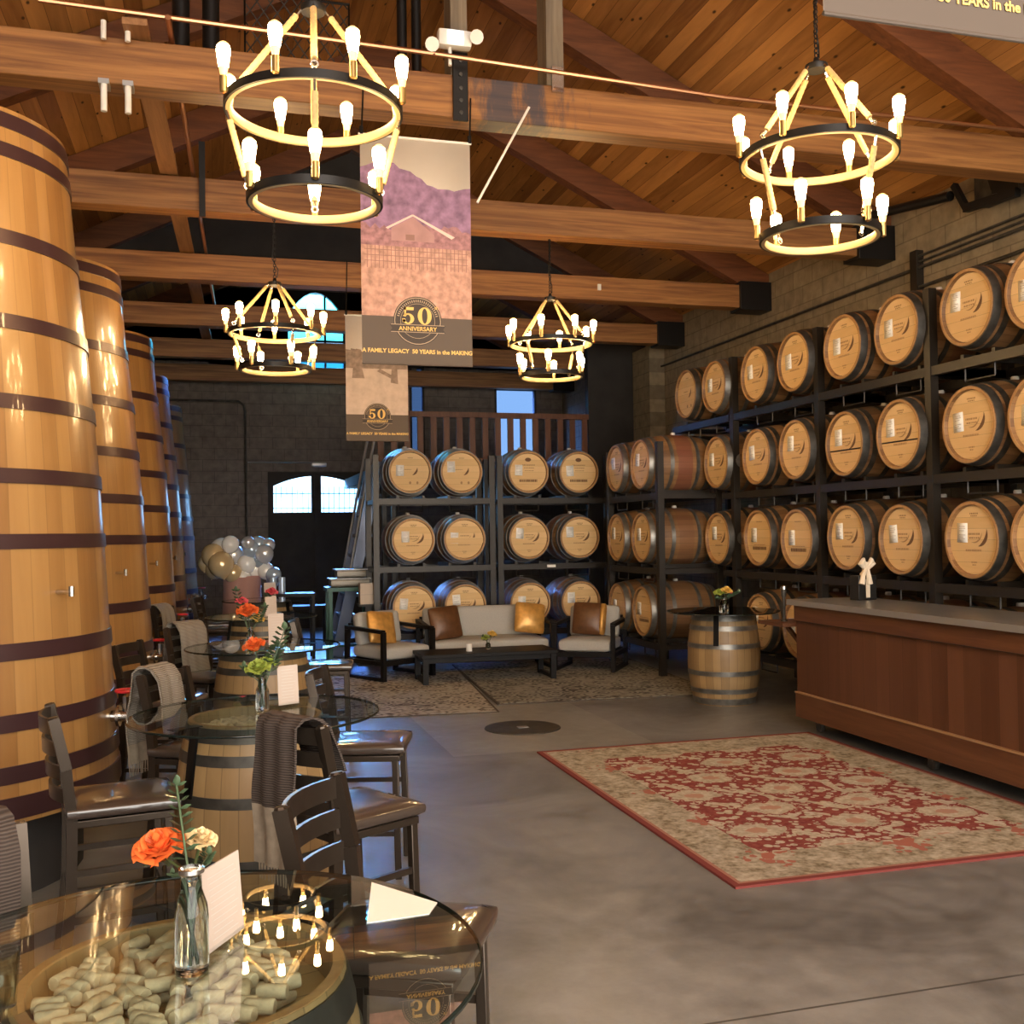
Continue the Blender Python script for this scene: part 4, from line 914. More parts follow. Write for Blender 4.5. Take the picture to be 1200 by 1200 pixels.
def vase(loc, label, h=.19, r=.03, bouquet=(), sprigs=(), grp='bud vases on the tables', catlab=None):
    k = thing('bud_vase', label, 'vase', loc, (0,0,0), grp)
    MB().lathe([(0,.004),(r*.96,.004),(r,.012),(r,h*.55),(r*.92,h*.66),(r*.62,h*.8),(r*.6,h*.94),(r*.72,h)], 20).build('glass_body', M['bottle'], k, ang=0)
    MB().lathe([(0,0),(r,0),(r,.005)], 20).build('glass_foot', M['vase'], k)
    MB().lathe([(r*.6,h*.93),(r*.78,h*.96),(r*.78,h),(r*.66,h*1.005)], 16).build('lip', M['chrome'] if h > .15 else M['vase'], k)
    f = thing('bouquet', label.replace('glass vase', 'bouquet'), 'bouquet', loc, (0,0,0), 'bouquets in the vases')
    f['label'] = catlab
    for i, (p, rr, mat, up) in enumerate(bouquet):
        mb = MB(); rose(mb, p, rr, 0, up, i+3); bl = mb.build('bloom', M[mat], f, ang=75)
        MB().tube([Vector(p)-Vector(up).normalized()*rr*.4, (p[0]*.3,p[1]*.3,h*.95), (-p[0]*.15,-p[1]*.15,h*.12)], .003, 6).build('stem', M['stem'], f)
        mb = MB()
        for j in range(5): a = 2*PI*j/5; leaf(mb, Vector(p)-Vector(up).normalized()*rr*.5, (math.cos(a),math.sin(a),-.2), rr*.9, rr*.25)
        mb.build('sepals', M['leaf'], f)
    for tip, ln, mat in sprigs:
        mb = MB(); base = Vector((tip[0]*.2,tip[1]*.2,h*.9)); tp = Vector(tip)
        for j in range(9):
            t = .25+.75*j/8; q = base.lerp(tp, t)
            for sg in (-1,1): leaf(mb, q, (sg*1.0,random.uniform(-.4,.4),.45), ln*(1.1-.4*t), ln*.42)
        leaf(mb, tp, (0,0,1), ln*.8, ln*.3)
        mb.tube([(-tip[0]*.1,-tip[1]*.1,h*.2), base, tp], .0025, 5); mb.build('leafy_sprig', M[mat], f)
    return k
ZT = .8935
vase((-.046,1.985,ZT), 'clear bottle shaped glass vase on the foreground table', .19, .03,
     [((-.06,.1,.205),.047,'rose_o',(-.25,-.35,1)), ((.015,.13,.205),.03,'rose_c',(.15,-.3,1))], [((-.03,.17,.3),.03,'leaf'), ((.03,.1,.18),.024,'leaf'), ((-.035,.06,.16),.02,'leaf')], catlab='orange rose and cream rose with grey green sprig on the foreground table')
vase((.2,4.85,ZT), 'clear glass vase on the second glass table', .15, .03,
     [((-.035,.0,.3),.05,'rose_o',(-.3,-.2,1)), ((-.02,-.02,.2),.055,'leaf_y',(-.1,-.3,1)), ((.03,.02,.22),.04,'leaf_y',(.3,-.1,1))], [((.1,.0,.36),.055,'leaf'), ((.07,.05,.28),.05,'leaf'), ((-.08,.0,.2),.04,'leaf')], catlab='orange rose with lime blooms and dark leaves on the second table')
vase((.24,7.72,ZT), 'clear glass vase on the third glass table', .14, .03, [((-.02,0,.26),.075,'rose_o',(-.1,-.4,1)), ((.05,.03,.2),.05,'rose_y',(.2,-.3,1)), ((-.06,.02,.33),.045,'rose_p',(0,-.3,1))], [((-.1,.02,.4),.05,'leaf'), ((.1,.0,.28),.05,'leaf')], catlab='orange and pink flowers on the third table')
vase((.52,10.62,ZT), 'clear glass vase on the fourth glass table', .14, .03, [((.02,.02,.24),.06,'rose_p',(.1,-.3,1))], [((-.03,.02,.22),.05,'leaf')], catlab='deep pink flowers on the fourth table')
vase((4.63,8.95,ZT), 'clear glass jar vase on the table beside the counter', .15, .045, [((-.05,0,.2),.05,'leaf_y',(-.2,-.3,1)), ((.02,-.02,.22),.055,'rose_y',(.05,-.3,1)), ((.07,.02,.2),.03,'rose_p',(.4,-.3,1))], [((.17,.02,.19),.05,'leaf'), ((-.06,.02,.14),.04,'leaf')], catlab='small yellow bouquet on the table beside the counter')
def menu(p, q, h, label, holder=True, back=.012):
    """standing card between base points p and q"""
    p = Vector((*p, ZT)); q = Vector((*q, ZT)); d = (q-p).normalized(); n = Vector((d.y,-d.x,0)); w_ = (q-p).length; rz = math.atan2(d.y, d.x)
    k = thing('menu_card', label, 'card', p, (0,0,rz), 'menu cards on the tables')
    MB().add([(0,0,.012),(w_,0,.012),(w_,back,h),(0,back,h),(0,.003,.012),(w_,.003,.012),(w_,back+.003,h),(0,back+.003,h)], [(0,1,2,3),(7,6,5,4),(0,4,5,1),(1,5,6,2),(2,6,7,3),(3,7,4,0)]).build('card', M['card'], k)
    l = MB()
    for i in range(11):
        z = .03+(h-.05)*i/10; a = random.uniform(.12,.2)*w_; b = w_-random.uniform(.12,.3)*w_; y = back*(z-.012)/(h-.012)-.0016
        l.poly([(a,y,z),(b,y,z),(b,y+.0001,z+.0018),(a,y+.0001,z+.0018)])
    l.build('printed_lines', M['faintprint'], k)
    if holder: MB().box((-.004,-.03,.0),(w_+.004,.06,.004)).box((-.004,-.002,.004),(w_+.004,0,.02)).build('acrylic_stand', M['acrylic'], k)
    return k
menu((-.02,2.03), (.05,2.15), .165, 'cream menu card in clear stand on the foreground table')
menu((.275,4.9), (.37,4.95), .19, 'cream menu card on the second glass table')
menu((.36,7.55), (.47,7.6), .24, 'cream menu card on the third glass table')
menu((.47,10.45), (.58,10.5), .2, 'cream menu card on the fourth glass table')
menu((.58,13.2), (.72,13.25), .22, 'cream menu card on the most distant glass table')
b = MB().prism([(.3,2.13),(.43,2.14),(.46,2.2),(.345,2.375)], .0012); tag(b.build('paper_sheet', M['paper'], loc=(-.01,0,ZT)), 'white sheet of paper lying on the foreground glass table', 'paper')
k = thing('drinking_glass', 'clear tumbler at the left frame edge on the foreground table', 'glass', (-.36,1.95,ZT)); MB().lathe([(0,.006),(.028,.006),(.034,.09),(.036,.09),(.03,0),(0,0)], 20).build('bowl', M['vase'], k, ang=0)

# ------------------------------------------------------------------ chandeliers
def make_ch(RU, RL, zu, zl, zc, ztop, rot, n8=8, n6=6):
    k = thing('chandelier', 'ch', 'chandelier')
    def band(r, z, nm):
        MB().lathe([(r-.014,z-.018),(r+.014,z-.018),(r+.014,z+.018),(r-.014,z+.018)], 64).lathe([(r-.014,z+.018),(r-.014,z+.0181)], 4).build(nm, M['steel'], k)
        MB().lathe([(r-.0145,z+.017),(r-.0165,z+.012),(r-.0165,z-.015),(r-.013,z-.0195),(r+.004,z-.0195),(r+.004,z-.0182)], 64).build('inner_band', M['ring_glow'], k)
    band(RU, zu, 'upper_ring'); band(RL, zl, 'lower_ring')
    MB().lathe([(0,zc-.02),(.05,zc-.02),(.055,zc-.01),(.055,zc+.008),(.02,zc+.012),(.012,zc+.045),(0,zc+.045)], 20).build('crown_plate', M['steel'], k)
    def rope(p, q, nm):
        p, q = Vector(p), Vector(q); d = q-p; Ln = d.length; a, b_ = p+d*(.045/Ln), q-d*(.06/Ln); n = max(8, int(Ln/.008))
        o = MB().tube([a.lerp(b_, i/n) for i in range(n+1)], .0125, 9, tw=(.55,.16)).build(nm, M['rope'], k)
        MB().tube([p, a], .006, 6).build('hook', M['chrome'], o); hk = MB().tube([b_, q-d*(.02/Ln)], .008, 6); c = q-d*(.02/Ln)
        hk.tube([c+Vector((math.cos(2*PI*i/10)*.014,0,math.sin(2*PI*i/10)*.014)) for i in range(10)], .004, 5, closed=True); hk.build('hook', M['chrome'], o)
    for i in range(4):
        a = rot+PI/2*i; c, s = math.cos(a), math.sin(a)
        rope((.045*c,.045*s,zc), (RU*c,RU*s,zu+.03), 'upper_rope'); rope((RU*c,RU*s,zu-.02), (RL*c,RL*s,zl+.03), 'lower_rope')
    for cnt, r, z, o in ((n8,RU,zu,PI/n8), (n6,RL,zl,PI/n6)):
        for i in range(cnt):
            a = rot+o+2*PI*i/cnt; c, s = math.cos(a), math.sin(a); rr = r+.03
            sk = MB().bar((r*c,r*s,z+.005),(rr*c,rr*s,z+.005),.014,.01).lathe([(.006,z-.01),(.016,z-.005),(.016,z+.06),(.013,z+.062)], 10, M=T(rr*c,rr*s,0)).build('candle_socket', M['socket'], k)
            zz = z+.062
            MB().lathe([(.013,zz),(.015,zz+.01),(.019,zz+.034)], 12, 1, M=T(rr*c,rr*s,0)).lathe([(.019,zz+.034),(.0275,zz+.088),(.0285,zz+.105),(.026,zz+.122)], 12, 0, M=T(rr*c,rr*s,0)).lathe([(.026,zz+.122),(.023,zz+.129),(.012,zz+.138),(0,zz+.14)], 12, 1, M=T(rr*c,rr*s,0)).build('bulb', [M['bulb'], M['bulb_neck']], sk)
    chn = MB(); z = zc+.045; i = 0
    while z < ztop:
        a = PI/2*(i%2); ln = .024
        chn.tube([(math.cos(t)*.011*math.cos(a), math.cos(t)*.011*math.sin(a), z+ln/2+math.sin(t)*ln*.62) for t in [2*PI*j/10 for j in range(10)]], .0035, 5, closed=True); z += ln; i += 1
    chn.tube([(.02,0,zc+.05),(.03,.01,zc+.12),(-.02,-.012,zc+.2),(.005,0,ztop)], .004, 5)
    chn.build('chain', M['steel'], k)
    return k
grp = 'ring chandeliers under the beams'
c1 = make_ch(.365,.275,0,-.39,.445,.9,math.radians(-5)); c1.location = (.425,4.5,3.51); tag(c1, 'large two ring rope chandelier at near left above the tables', 'chandelier', grp)
dup(c1, (2.853,4.446,3.5), (0,0,math.radians(17)), 'large two ring rope chandelier at near right above the red rug', grp)
c3 = make_ch(.37,.285,0,-.3,.42,1.0,math.radians(20)); c3.location = (.498,8.9,3.385); tag(c3, 'smaller looking chandelier far left in front of the stained glass window', 'chandelier', grp)
dup(c3, (3.0,9.12,3.43), (0,0,.3), 'smaller looking chandelier far right above the sofa', grp)

# ------------------------------------------------------------------ banners
def text_me(s, size, mat, off=0.0, align='CENTER', ext=.0004):
    cu = bpy.data.curves.new('lettering', 'FONT'); cu.body = s; cu.size = size; cu.align_x = align; cu.extrude = ext; cu.offset = off; cu.resolution_u = 4
    o = bpy.data.objects.new('tmp', cu); COL.objects.link(o); bpy.context.view_layer.update()
    me = bpy.data.meshes.new_from_object(o.evaluated_get(bpy.context.evaluated_depsgraph_get())); bpy.data.objects.remove(o); me.materials.clear(); me.materials.append(mat); return me
M['b_sky'] = plain('banner_cream_sky', (.6,.53,.44), .8, var=.05, scale=3); M['b_hill'] = plain('banner_purple_hills', (.24,.135,.22), .8, var=.4, scale=16)
M['b_field'] = plain('banner_pink_field', (.44,.245,.185), .8, var=.35, scale=22); M['b_mid'] = plain('banner_mauve_trees', (.3,.15,.16), .8, var=.4, scale=26); M['b_roof'] = plain('banner_pale_roof', (.7,.5,.43), .8); M['b_barn'] = plain('banner_barn_wall', (.36,.2,.19), .8, var=.15, scale=8)
M['b_vine'] = plain('banner_vine_post', (.24,.13,.11), .8); M['b_base'] = plain('banner_taupe_base', (.085,.06,.043), .7); M['b_dark'] = plain('banner_emblem_brown', (.045,.031,.023), .7)
M['b_gold'] = plain('banner_gold_ink', (.72,.45,.12), .6); M['b_ring'] = plain('banner_emblem_line', (.4,.29,.19), .7); M['b_sepia'] = plain('banner_sepia_photo', (.5,.39,.32), .8, var=.15, scale=10); M['b_sepd'] = plain('banner_sepia_dark', (.25,.18,.14), .8, var=.3, scale=20); M['b_sepsky'] = plain('banner_sepia_sky', (.75,.66,.58), .8)
def digit5():
    # heavy slab 5 as flat polygons, unit height 1, width .62
    P = [[(.08,.52),(.17,.52),(.17,1),(.08,1)], [(.08,.82),(.56,.82),(.58,1),(.08,1)]]
    pts_o = []; pts_i = []
    for i in range(17):
        a = math.radians(150-330*i/16); pts_o.append((.28+.31*math.cos(a), .31+.32*math.sin(a)));  pts_i.append((.27+.13*math.cos(a), .31+.24*math.sin(a)))
    for i in range(16): P.append([pts_o[i],pts_o[i+1],pts_i[i+1],pts_i[i]])
    P.append([(-.0,.1),(.12,.1),(.16,.24),(.06,.28),(-.02,.2)]); return P
def digit0():
    P = []
    for i in range(28):
        a, b_ = 2*PI*i/28, 2*PI*(i+1)/28
        P.append([(.36+.36*math.cos(a),.5+.52*math.sin(a)),(.36+.36*math.cos(b_),.5+.52*math.sin(b_)),(.36+.14*math.cos(b_),.5+.45*math.sin(b_)),(.36+.14*math.cos(a),.5+.45*math.sin(a))])
    return P
def make_banner(label, loc, w_, h, style, drop):
    k = thing('hanging_banner', label, 'banner', loc, (0,0,0), 'anniversary banners hung from the beams'); hw = w_/2
    cl = MB()
    hs = h*.21                                                       # height of the plain base strip
    def P(pts, mi, y): cl.poly([(x*w_-hw, y, z*h) for x, z in pts], mi)
    cl.box((-hw,0,0),(hw,.003,h), 0)
    P([(0,0),(1,0),(1,hs/h),(0,hs/h)], 1, -.0004)
    rnd = random.Random(5)
    if style == 1:
        zb = hs/h; P([(0,zb),(1,zb),(1,.55),(0,.55)], 2, -.0004)
        ridge = [(0,.86)]+[(i/20, .855+.035*math.sin(i*.33)-.06*(i/20)**2+rnd.uniform(-.008,.008)) for i in range(1,20)]+[(1,.8)]
        for i in range(20): P([(i/20,.54),((i+1)/20,.54),ridge[i+1],ridge[i]], 3, -.0005)
        tr = [.6+rnd.uniform(-.012,.025) for _ in range(25)]
        for i in range(24): P([(i/24,.52),((i+1)/24,.52),((i+1)/24,tr[i+1]),(i/24,tr[i])], 4, -.0007)
        P([(.27,.545),(.66,.545),(.66,.58),(.47,.655),(.27,.6)], 6, -.0009); P([(.45,.662),(.47,.665),(.85,.575),(.82,.565)], 5, -.0011); P([(.22,.6),(.24,.595),(.47,.658),(.46,.665)], 5, -.0011)
        P([(.4,.55),(.48,.55),(.48,.575),(.4,.575)], 7, -.0012)
        for i in range(26): x = .05+.9*i/25; P([(x,.42),(x+.006,.42),(x+.006,.52),(x,.52)], 7, -.0009)
        for z in (.45,.475,.5): P([(.03,z),(.97,z),(.97,z+.003),(.03,z+.003)], 7, -.001)
        mats = [M['b_sky'],M['b_base'],M['b_field'],M['b_hill'],M['b_mid'],M['b_roof'],M['b_barn'],M['b_vine']]
    else:
        zb = hs/h; P([(0,zb),(1,zb),(1,.6),(0,.6)], 2, -.0004)
        for i in range(12): P([(i/12,.58),((i+1)/12,.58),((i+1)/12,.72+rnd.uniform(-.02,.02)),(i/12,.72+rnd.uniform(-.02,.02))], 3, -.0005)
        P([(.72,.47),(.84,.46),(.82,.66),(.75,.68)], 3, -.0008); P([(.5,.56),(.74,.5),(.74,.53),(.55,.58)], 3, -.0008); P([(.1,.5),(.3,.5),(.25,.6),(.12,.6)], 3, -.0008)
        mats = [M['b_sepsky'],M['b_base'],M['b_sepia'],M['b_sepd']]
    cl.build('cloth', mats, k, ang=0)
    MB().tube([(-hw-.01,.002,h+.006),(hw+.01,.002,h+.006)], .009, 8).build('top_rod', M['white'], k)
    MB().tube([(-hw,.002,.0),(hw,.002,.0)], .006, 8).build('bottom_rod', M['b_base'], k)
    for x in (-hw+.01, hw-.0): MB().tube([(x,.002,h),(x+.02,.04,h+drop)], .006, 6).lathe([(.0,0),(.013,0),(.013,.05),(0,.05)], 8, M=T(x,.002,h+.005)).build('hanger', M['steel'], k)
    # emblem
    er = .22*w_; ez = hs-.035*w_; e = MB(); n = 30
    e.poly([(er*math.cos(2*PI*i/n), -.0016, ez+er*math.sin(2*PI*i/n)) for i in range(n)], 0)
    for r0, r1 in ((.93,.96),(.7,.715)):
        for i in range(n):
            a, b_ = 2*PI*i/n, 2*PI*(i+1)/n; e.poly([(er*r0*math.cos(a),-.002,ez+er*r0*math.sin(a)),(er*r1*math.cos(a),-.002,ez+er*r1*math.sin(a)),(er*r1*math.cos(b_),-.002,ez+er*r1*math.sin(b_)),(er*r0*math.cos(b_),-.002,ez+er*r0*math.sin(b_))], 1)
    for i in range(26):
        a = math.radians(15+150*i/25); r0, r1 = er*.77, er*.87; e.poly([(r0*math.cos(a),-.002,ez+r0*math.sin(a)),(r0*math.cos(a+.04),-.002,ez+r0*math.sin(a+.04)),(r1*math.cos(a+.04),-.002,ez+r1*math.sin(a+.04)),(r1*math.cos(a),-.002,ez+r1*math.sin(a))], 1)
    e.poly([(-er*1.15,-.0022,ez-er*.46),(er*1.15,-.0022,ez-er*.46),(er*1.05,-.0022,ez-er*.32),(er*1.15,-.0022,ez-er*.16),(-er*1.15,-.0022,ez-er*.16),(-er*1.05,-.0022,ez-er*.32)], 0)
    for z in (-.46,-.16): e.poly([(-er*1.1,-.0026,ez+er*(z-.012)),(er*1.1,-.0026,ez+er*(z-.012)),(er*1.1,-.0026,ez+er*(z+.012)),(-er*1.1,-.0026,ez+er*(z+.012))], 1)
    e.build('emblem', [M['b_dark'],M['b_ring']], k, ang=0)
    dg = MB(); sz = er*.8
    for pl_, ox in ((digit5(), -er*.62), (digit0(), er*.0)):
        for q in pl_: dg.poly([(ox+x*sz*1.0, -.003, ez-er*.13+z*sz*.86) for x, z in q])
    dg.build('numeral', M['b_gold'], k, ang=0)
    def put(s, size, z, mat, off=0, name='lettering'):
        o = bpy.data.objects.new(name, text_me(s, size, mat, off)); COL.objects.link(o); o.parent = k; o.location = (0,-.0034,z); o.rotation_euler = (PI/2,0,0); return o
    put('ANNIVERSARY', er*.24, ez-er*.4, M['b_gold'], .0006); put('th', er*.2, ez+er*.5, M['b_gold'], 0).location.x = er*.78
    put('A FAMILY LEGACY  50 YEARS in the MAKING', w_*.051, hs*.235, M['b_gold'], .001)
    return k
make_banner('tall hanging banner showing a barn under purple hills', (1.25,6.5,2.76), .71, 1.44, 1, .32)
make_banner('smaller sepia hanging banner behind the barn banner', (1.715,11.3,2.71), .68, 1.36, 2, .6)
make_banner('dark cornered banner cut off by the top right frame corner', (1.72,2.1,2.88), .7, 1.36, 1, .3)

# ------------------------------------------------------------------ rugs, drain
def rug(name, label, hx, hy, loc, rz, mat, edge=None, h=.012):
    k = thing(name, label, 'rug', loc, (0,0,rz)); MB().box((-hx,-hy,0),(hx,hy,h)).build('pile', mat, k)
    if edge: 
        e = .022; MB().box((-hx-e,-hy-e,0),(hx+e,-hy,h*.8)).box((-hx-e,hy,0),(hx+e,hy+e,h*.8)).box((-hx-e,-hy,0),(-hx,hy,h*.8)).box((hx,-hy,0),(hx+e,hy,h*.8)).build('binding', edge, k)
    return k
rug('patterned_rug', 'red and cream floral patterned rug in front of the counter', 1.17, 1.6, (3.51,6.03,.0), math.radians(-.4), M['rug'])
rug('faded_rug', 'faded cream and brown rug under the left armchair', 1.05, 1.6, (1.66,11.2,0), math.radians(-6), M['rug_a'], M['rug_edge'], .01)
rug('faded_rug', 'faded grey rug reaching right from under the coffee table', 1.15, 1.6, (3.95,11.4,.0), math.radians(-4.6), M['rug_b'], M['rug_edge'], .014)
k = thing('drain_cover', 'round dark drain cover set in the pale concrete patch', 'drain', (2.54,8.66,0)); MB().lathe([(0,.006),(.28,.006),(.3,.009),(.325,.008),(.33,0)], 40).build('plate', M['hoop_dark'], k); MB().box((-.04,-.03,.006),(.05,.05,.0085)).build('grip', M['alu'], k)

# ------------------------------------------------------------------ counter
k = thing('tasting_counter', 'long wooden bar counter with grey stone top on casters', 'counter', (4.66,7.76,0), (0,0,math.radians(-1.2)))
LN = 4.4; D = .62
MB().box((.02,-LN,.12),(D,-.0,1.05)).build('cabinet', M['counter'], k)
MB().box((-.0,-LN,.92),(.022,.0,1.05)).build('top_rail', M['counter_rail'], k); MB().box((-.0,-LN,.12),(.022,.0,.32)).build('bottom_rail', M['counter_rail'], k)
MB().box((-.004,-LN,.915),(.021,.002,.922)).build('groove', M['counter_groove'], k); MB().box((-.008,-LN,.318),(.021,.002,.33)).build('pale_strip', M['counter_strip'], k)
MB().box((-.04,-LN,1.055),(D+.05,.04,1.095)).build('worktop', M['ctop'], k, bevel=.003); MB().box((-.044,-LN,1.05),(-.038,.042,1.094)).build('worktop_edge', M['ctop_edge'], k)
for y in (-.18,-1.62,-3.1,-4.2):
    for x in (.12,.5):
        c = MB().bar((x,y,.12),(x,y,.075),.05,.06,up=(1,0,0)); c.build('caster_fork', M['hoop_dark'], k).parent = k
        MB().tube([(x-.018,y,.052),(x+.018,y,.052)], .04, 14).build('caster_wheel', M['hoop_dark'], k)
k2 = thing('drop_shelf', 'small wooden ledge fixed at the far end of the counter', 'shelf', (4.6,7.8,.86)); MB().box((-.02,.01,0),(.5,.42,.03)).build('board', M['counter_rail'], k2); MB().bar((.2,.02,-.2),(.2,.35,0),.03,.03).build('brace', M['counter_rail'], k2)
k2 = thing('slim_canister', 'slim chrome topped canister on the ledge beside the counter', 'canister', (4.72,8.02,.8905)); MB().lathe([(0,0),(.03,0),(.03,.01),(.014,.02),(.014,.2),(.022,.22),(.022,.3),(0,.305)], 14).build('body', M['hoop_dark'], k2); MB().lathe([(.022,.27),(.028,.275),(.028,.3),(0,.31)], 14).build('cap', M['chrome'], k2)
k2 = thing('gift_box', 'black gift box with cream bow standing on the counter', 'gift', (5.12,7.45,1.0955), (0,0,.2))
MB().box((-.1,-.05,0),(.1,.05,.2)).build('box', M['blackbox'], k2, bevel=.004); MB().box((-.022,-.053,.02),(.022,-.0501,.17)).build('label_strip', M['ribbon'], k2)
bw = MB()
for sg in (-1,1):
    bw.tube([(0,-.04,.25),(sg*.05,-.05,.33),(sg*.07,-.045,.3),(sg*.02,-.04,.25)], [.012,.022,.024,.01], 8)
    bw.tube([(sg*.01,-.045,.26),(sg*.03-.03,-.06,.2),(sg*.045-.035,-.062,.13)], [.012,.02,.026], 8)
bw.tube([(0,0,.2),(0,-.02,.23),(.01,-.03,.31)], [.03,.024,.02], 10); bw.build('bow', M['ribbon'], k2)
tag(MB().lathe([(0,0),(.02,0),(.03,.012),(.02,.03),(0,.032)], 12).build('bung_stopper', M['bung'], loc=(5.2,5.45,1.0955)), 'pale stopper lying on the counter near the frame edge', 'stopper')

# ------------------------------------------------------------------ lounge
def cushion(half, r, mat, par, Mx, nm, puff=(.0,.0,.015)):
    return MB().rbox(half, r, 8, puff, M=Mx).build(nm, mat, par, ang=60)
def seat_unit(label, cat, name, loc, rz, W, grp=None):
    k = thing(name, label, cat, loc, (0,0,rz)); h = W/2; m = M['espresso']; Dp = .72       # faces local -y
    for sx in (-1,1):
        x = sx*(h-.03)
        f = MB().bar((x,-Dp/2,0),(x,-Dp/2,.56),.05,.05).bar((x,Dp/2,0),(x,Dp/2-.02,.56),.05,.05).bar((x,-Dp/2,.56),(x,Dp/2,.585),.06,.04).bar((x,-Dp/2,.02),(x,Dp/2,.02),.05,.04).bar((x,-Dp/2,.2),(x,Dp/2,.2),.045,.05)
        f.build('arm_frame', m, k)
    MB().bar((-h+.05,-Dp/2+.02,.2),(h-.05,-Dp/2+.02,.2),.045,.06).bar((-h+.05,Dp/2-.03,.2),(h-.05,Dp/2-.03,.2),.045,.06).bar((-h+.05,Dp/2-.02,.6),(h-.05,Dp/2-.02,.6),.03,.06).bar((-h+.05,Dp/2-.02,.42),(h-.05,Dp/2-.02,.42),.03,.05).build('seat_rail', m, k)
    cushion((h-.065,.34,.075), .05, M['uph'], k, T(0,-.03,.305), 'seat_cushion')
    n = 1
    cushion((h-.075,.07,.2), .055, M['uph'], k, T(0,Dp/2-.12,.555) @ Rx(math.radians(-10)), 'back_cushion', (0,.02,.0))
    return k
seat_unit('grey upholstered loveseat with dark wooden frame in front of the far rack', 'sofa', 'loveseat', (3.22,12.62,.0145), math.radians(-2), 1.62)
seat_unit('grey cushioned armchair left of the loveseat, holding a gold pillow', 'armchair', 'lounge_armchair', (1.98,12.3,.0145), math.radians(28), .78)
seat_unit('grey cushioned armchair right of the loveseat, holding a brown pillow', 'armchair', 'lounge_armchair', (4.44,12.1,.0145), math.radians(-34), .78)
def pillow(name, label, loc, rot, size, m1, m2=None, puff=.05):
    k = thing(name, label, 'pillow', loc, rot, 'throw pillows in the lounge'); MB().rbox((size,.03,size), .028, 8, (0,puff,0)).build('cover', m1, k, ang=60)
    if m2: MB().rbox((size*.22,.034,size*.98), .03, 6, (0,puff*.9,0), M=T(size*.85,0,0)).build('gold_side', m2, k, ang=60)
    return k
pillow('throw_pillow', 'gold satin pillow on the left armchair', (1.87,12.2,.6), (math.radians(-18),.1,math.radians(28)), .19, M['gold'])
pillow('throw_pillow', 'gold satin pillow at the right end of the loveseat', (3.78,12.5,.62), (math.radians(-16),.12,math.radians(-6)), .19, M['gold'])
pillow('throw_pillow', 'brown satin pillow at the left end of the loveseat', (2.7,12.5,.6), (math.radians(-16),-.08,math.radians(12)), .2, M['brown'])
pillow('throw_pillow', 'brown and gold pillow on the right armchair', (4.42,12.1,.62), (math.radians(-16),.05,math.radians(-30)), .2, M['brown'], M['gold'])
k = thing('coffee_table', 'low black coffee table on the faded rugs', 'table', (2.98,11.66,.0125), (0,0,math.radians(-1.0))); m = M['espresso']
MB().box((-.79,-.3,.29),(.79,.3,.33)).box((-.74,-.26,.23),(.74,.26,.29)).build('tabletop', m, k, bevel=.004)
for x in (-.74,.74):
    for y in (-.26,.26): MB().bar((x,y,0),(x,y,.29),.06,.06).build('leg', m, k)
    MB().bar((x,-.26,.03),(x,.26,.03),.05,.04).build('sled_rail', m, k)
k = thing('tea_light', 'small frosted candle glass on the coffee table', 'candle', (2.78,11.6,.3435)); MB().lathe([(0,0),(.035,0),(.035,.08),(.03,.08),(.03,.01),(0,.01)], 14).build('cup', M['white'], k)
vase((3.02,11.66,.3435), 'small glass vase on the coffee table', .1, .03, [((-.03,0,.14),.05,'leaf_y',(-.2,-.3,1)), ((.05,0,.18),.055,'rose_y',(.2,-.3,1))], [((-.06,0,.16),.03,'leaf')], catlab='yellow and lime blooms on the coffee table')

# ------------------------------------------------------------------ far left corner: balloons, carts
BM = {}
for key in ('bal_w','bal_g','bal_s','bal_b'):
    BM[key] = MB().lathe([(0,-1.12),(.07,-1.1),(.04,-1.04),(.25,-.95),(.6,-.74),(.88,-.4),(1,0),(.93,.42),(.7,.76),(.38,.94),(0,1)], 20).mesh('balloon', M[key], 0)
bl = {'bal_w':'pearl white balloon in the cluster by the far wall', 'bal_g':'shiny gold balloon in the cluster by the far wall', 'bal_s':'shiny silver balloon in the cluster by the far wall', 'bal_b':'clear bluish balloon in the cluster by the far wall'}
spots = [(0,1.42,.17,'bal_g'),(.12,1.5,.17,'bal_w'),(.1,1.3,.18,'bal_g'),(.27,1.42,.15,'bal_s'),(.02,1.24,.14,'bal_g'),(.22,1.58,.12,'bal_w'),(.33,1.26,.15,'bal_w'),(.44,1.3,.13,'bal_w'),(.5,1.5,.12,'bal_b'),(.6,1.56,.13,'bal_b'),(.68,1.44,.13,'bal_s'),(.58,1.38,.13,'bal_b'),(.74,1.56,.1,'bal_s'),(.46,1.6,.09,'bal_s'),(.56,1.22,.12,'bal_w'),(.7,1.2,.12,'bal_w'),(.8,1.14,.11,'bal_b'),(.8,1.05,.1,'bal_s'),(.25,1.18,.13,'bal_g'),(.38,1.12,.12,'bal_w'),(-.1,1.32,.12,'bal_g')]
for i, (x, z, r, key) in enumerate(spots):
    o = bpy.data.objects.new('balloon', BM[key]); COL.objects.link(o); o.location = (x-.02, 15.0+.12*math.sin(i*2.3), z); o.scale = (r,r,r*1.06); o.rotation_euler = (random.uniform(-.5,.5),random.uniform(-.5,.5),0); tag(o, bl[key], 'balloon', {'bal_w':'white balloons','bal_g':'gold balloons','bal_s':'silver balloons','bal_b':'clear balloons'}[key])
k = thing('gift_table', 'small table under a dusty pink cloth below the balloons', 'table', (.36,15.1,0)); MB().lathe([(0,1.14),(.24,1.14),(.255,1.12),(.28,.3),(.3,0)], 24).build('cloth', M['pink'], k); MB().lathe([(.12,.0),(.12,1.1)], 12).build('pedestal', M['steel'], k)
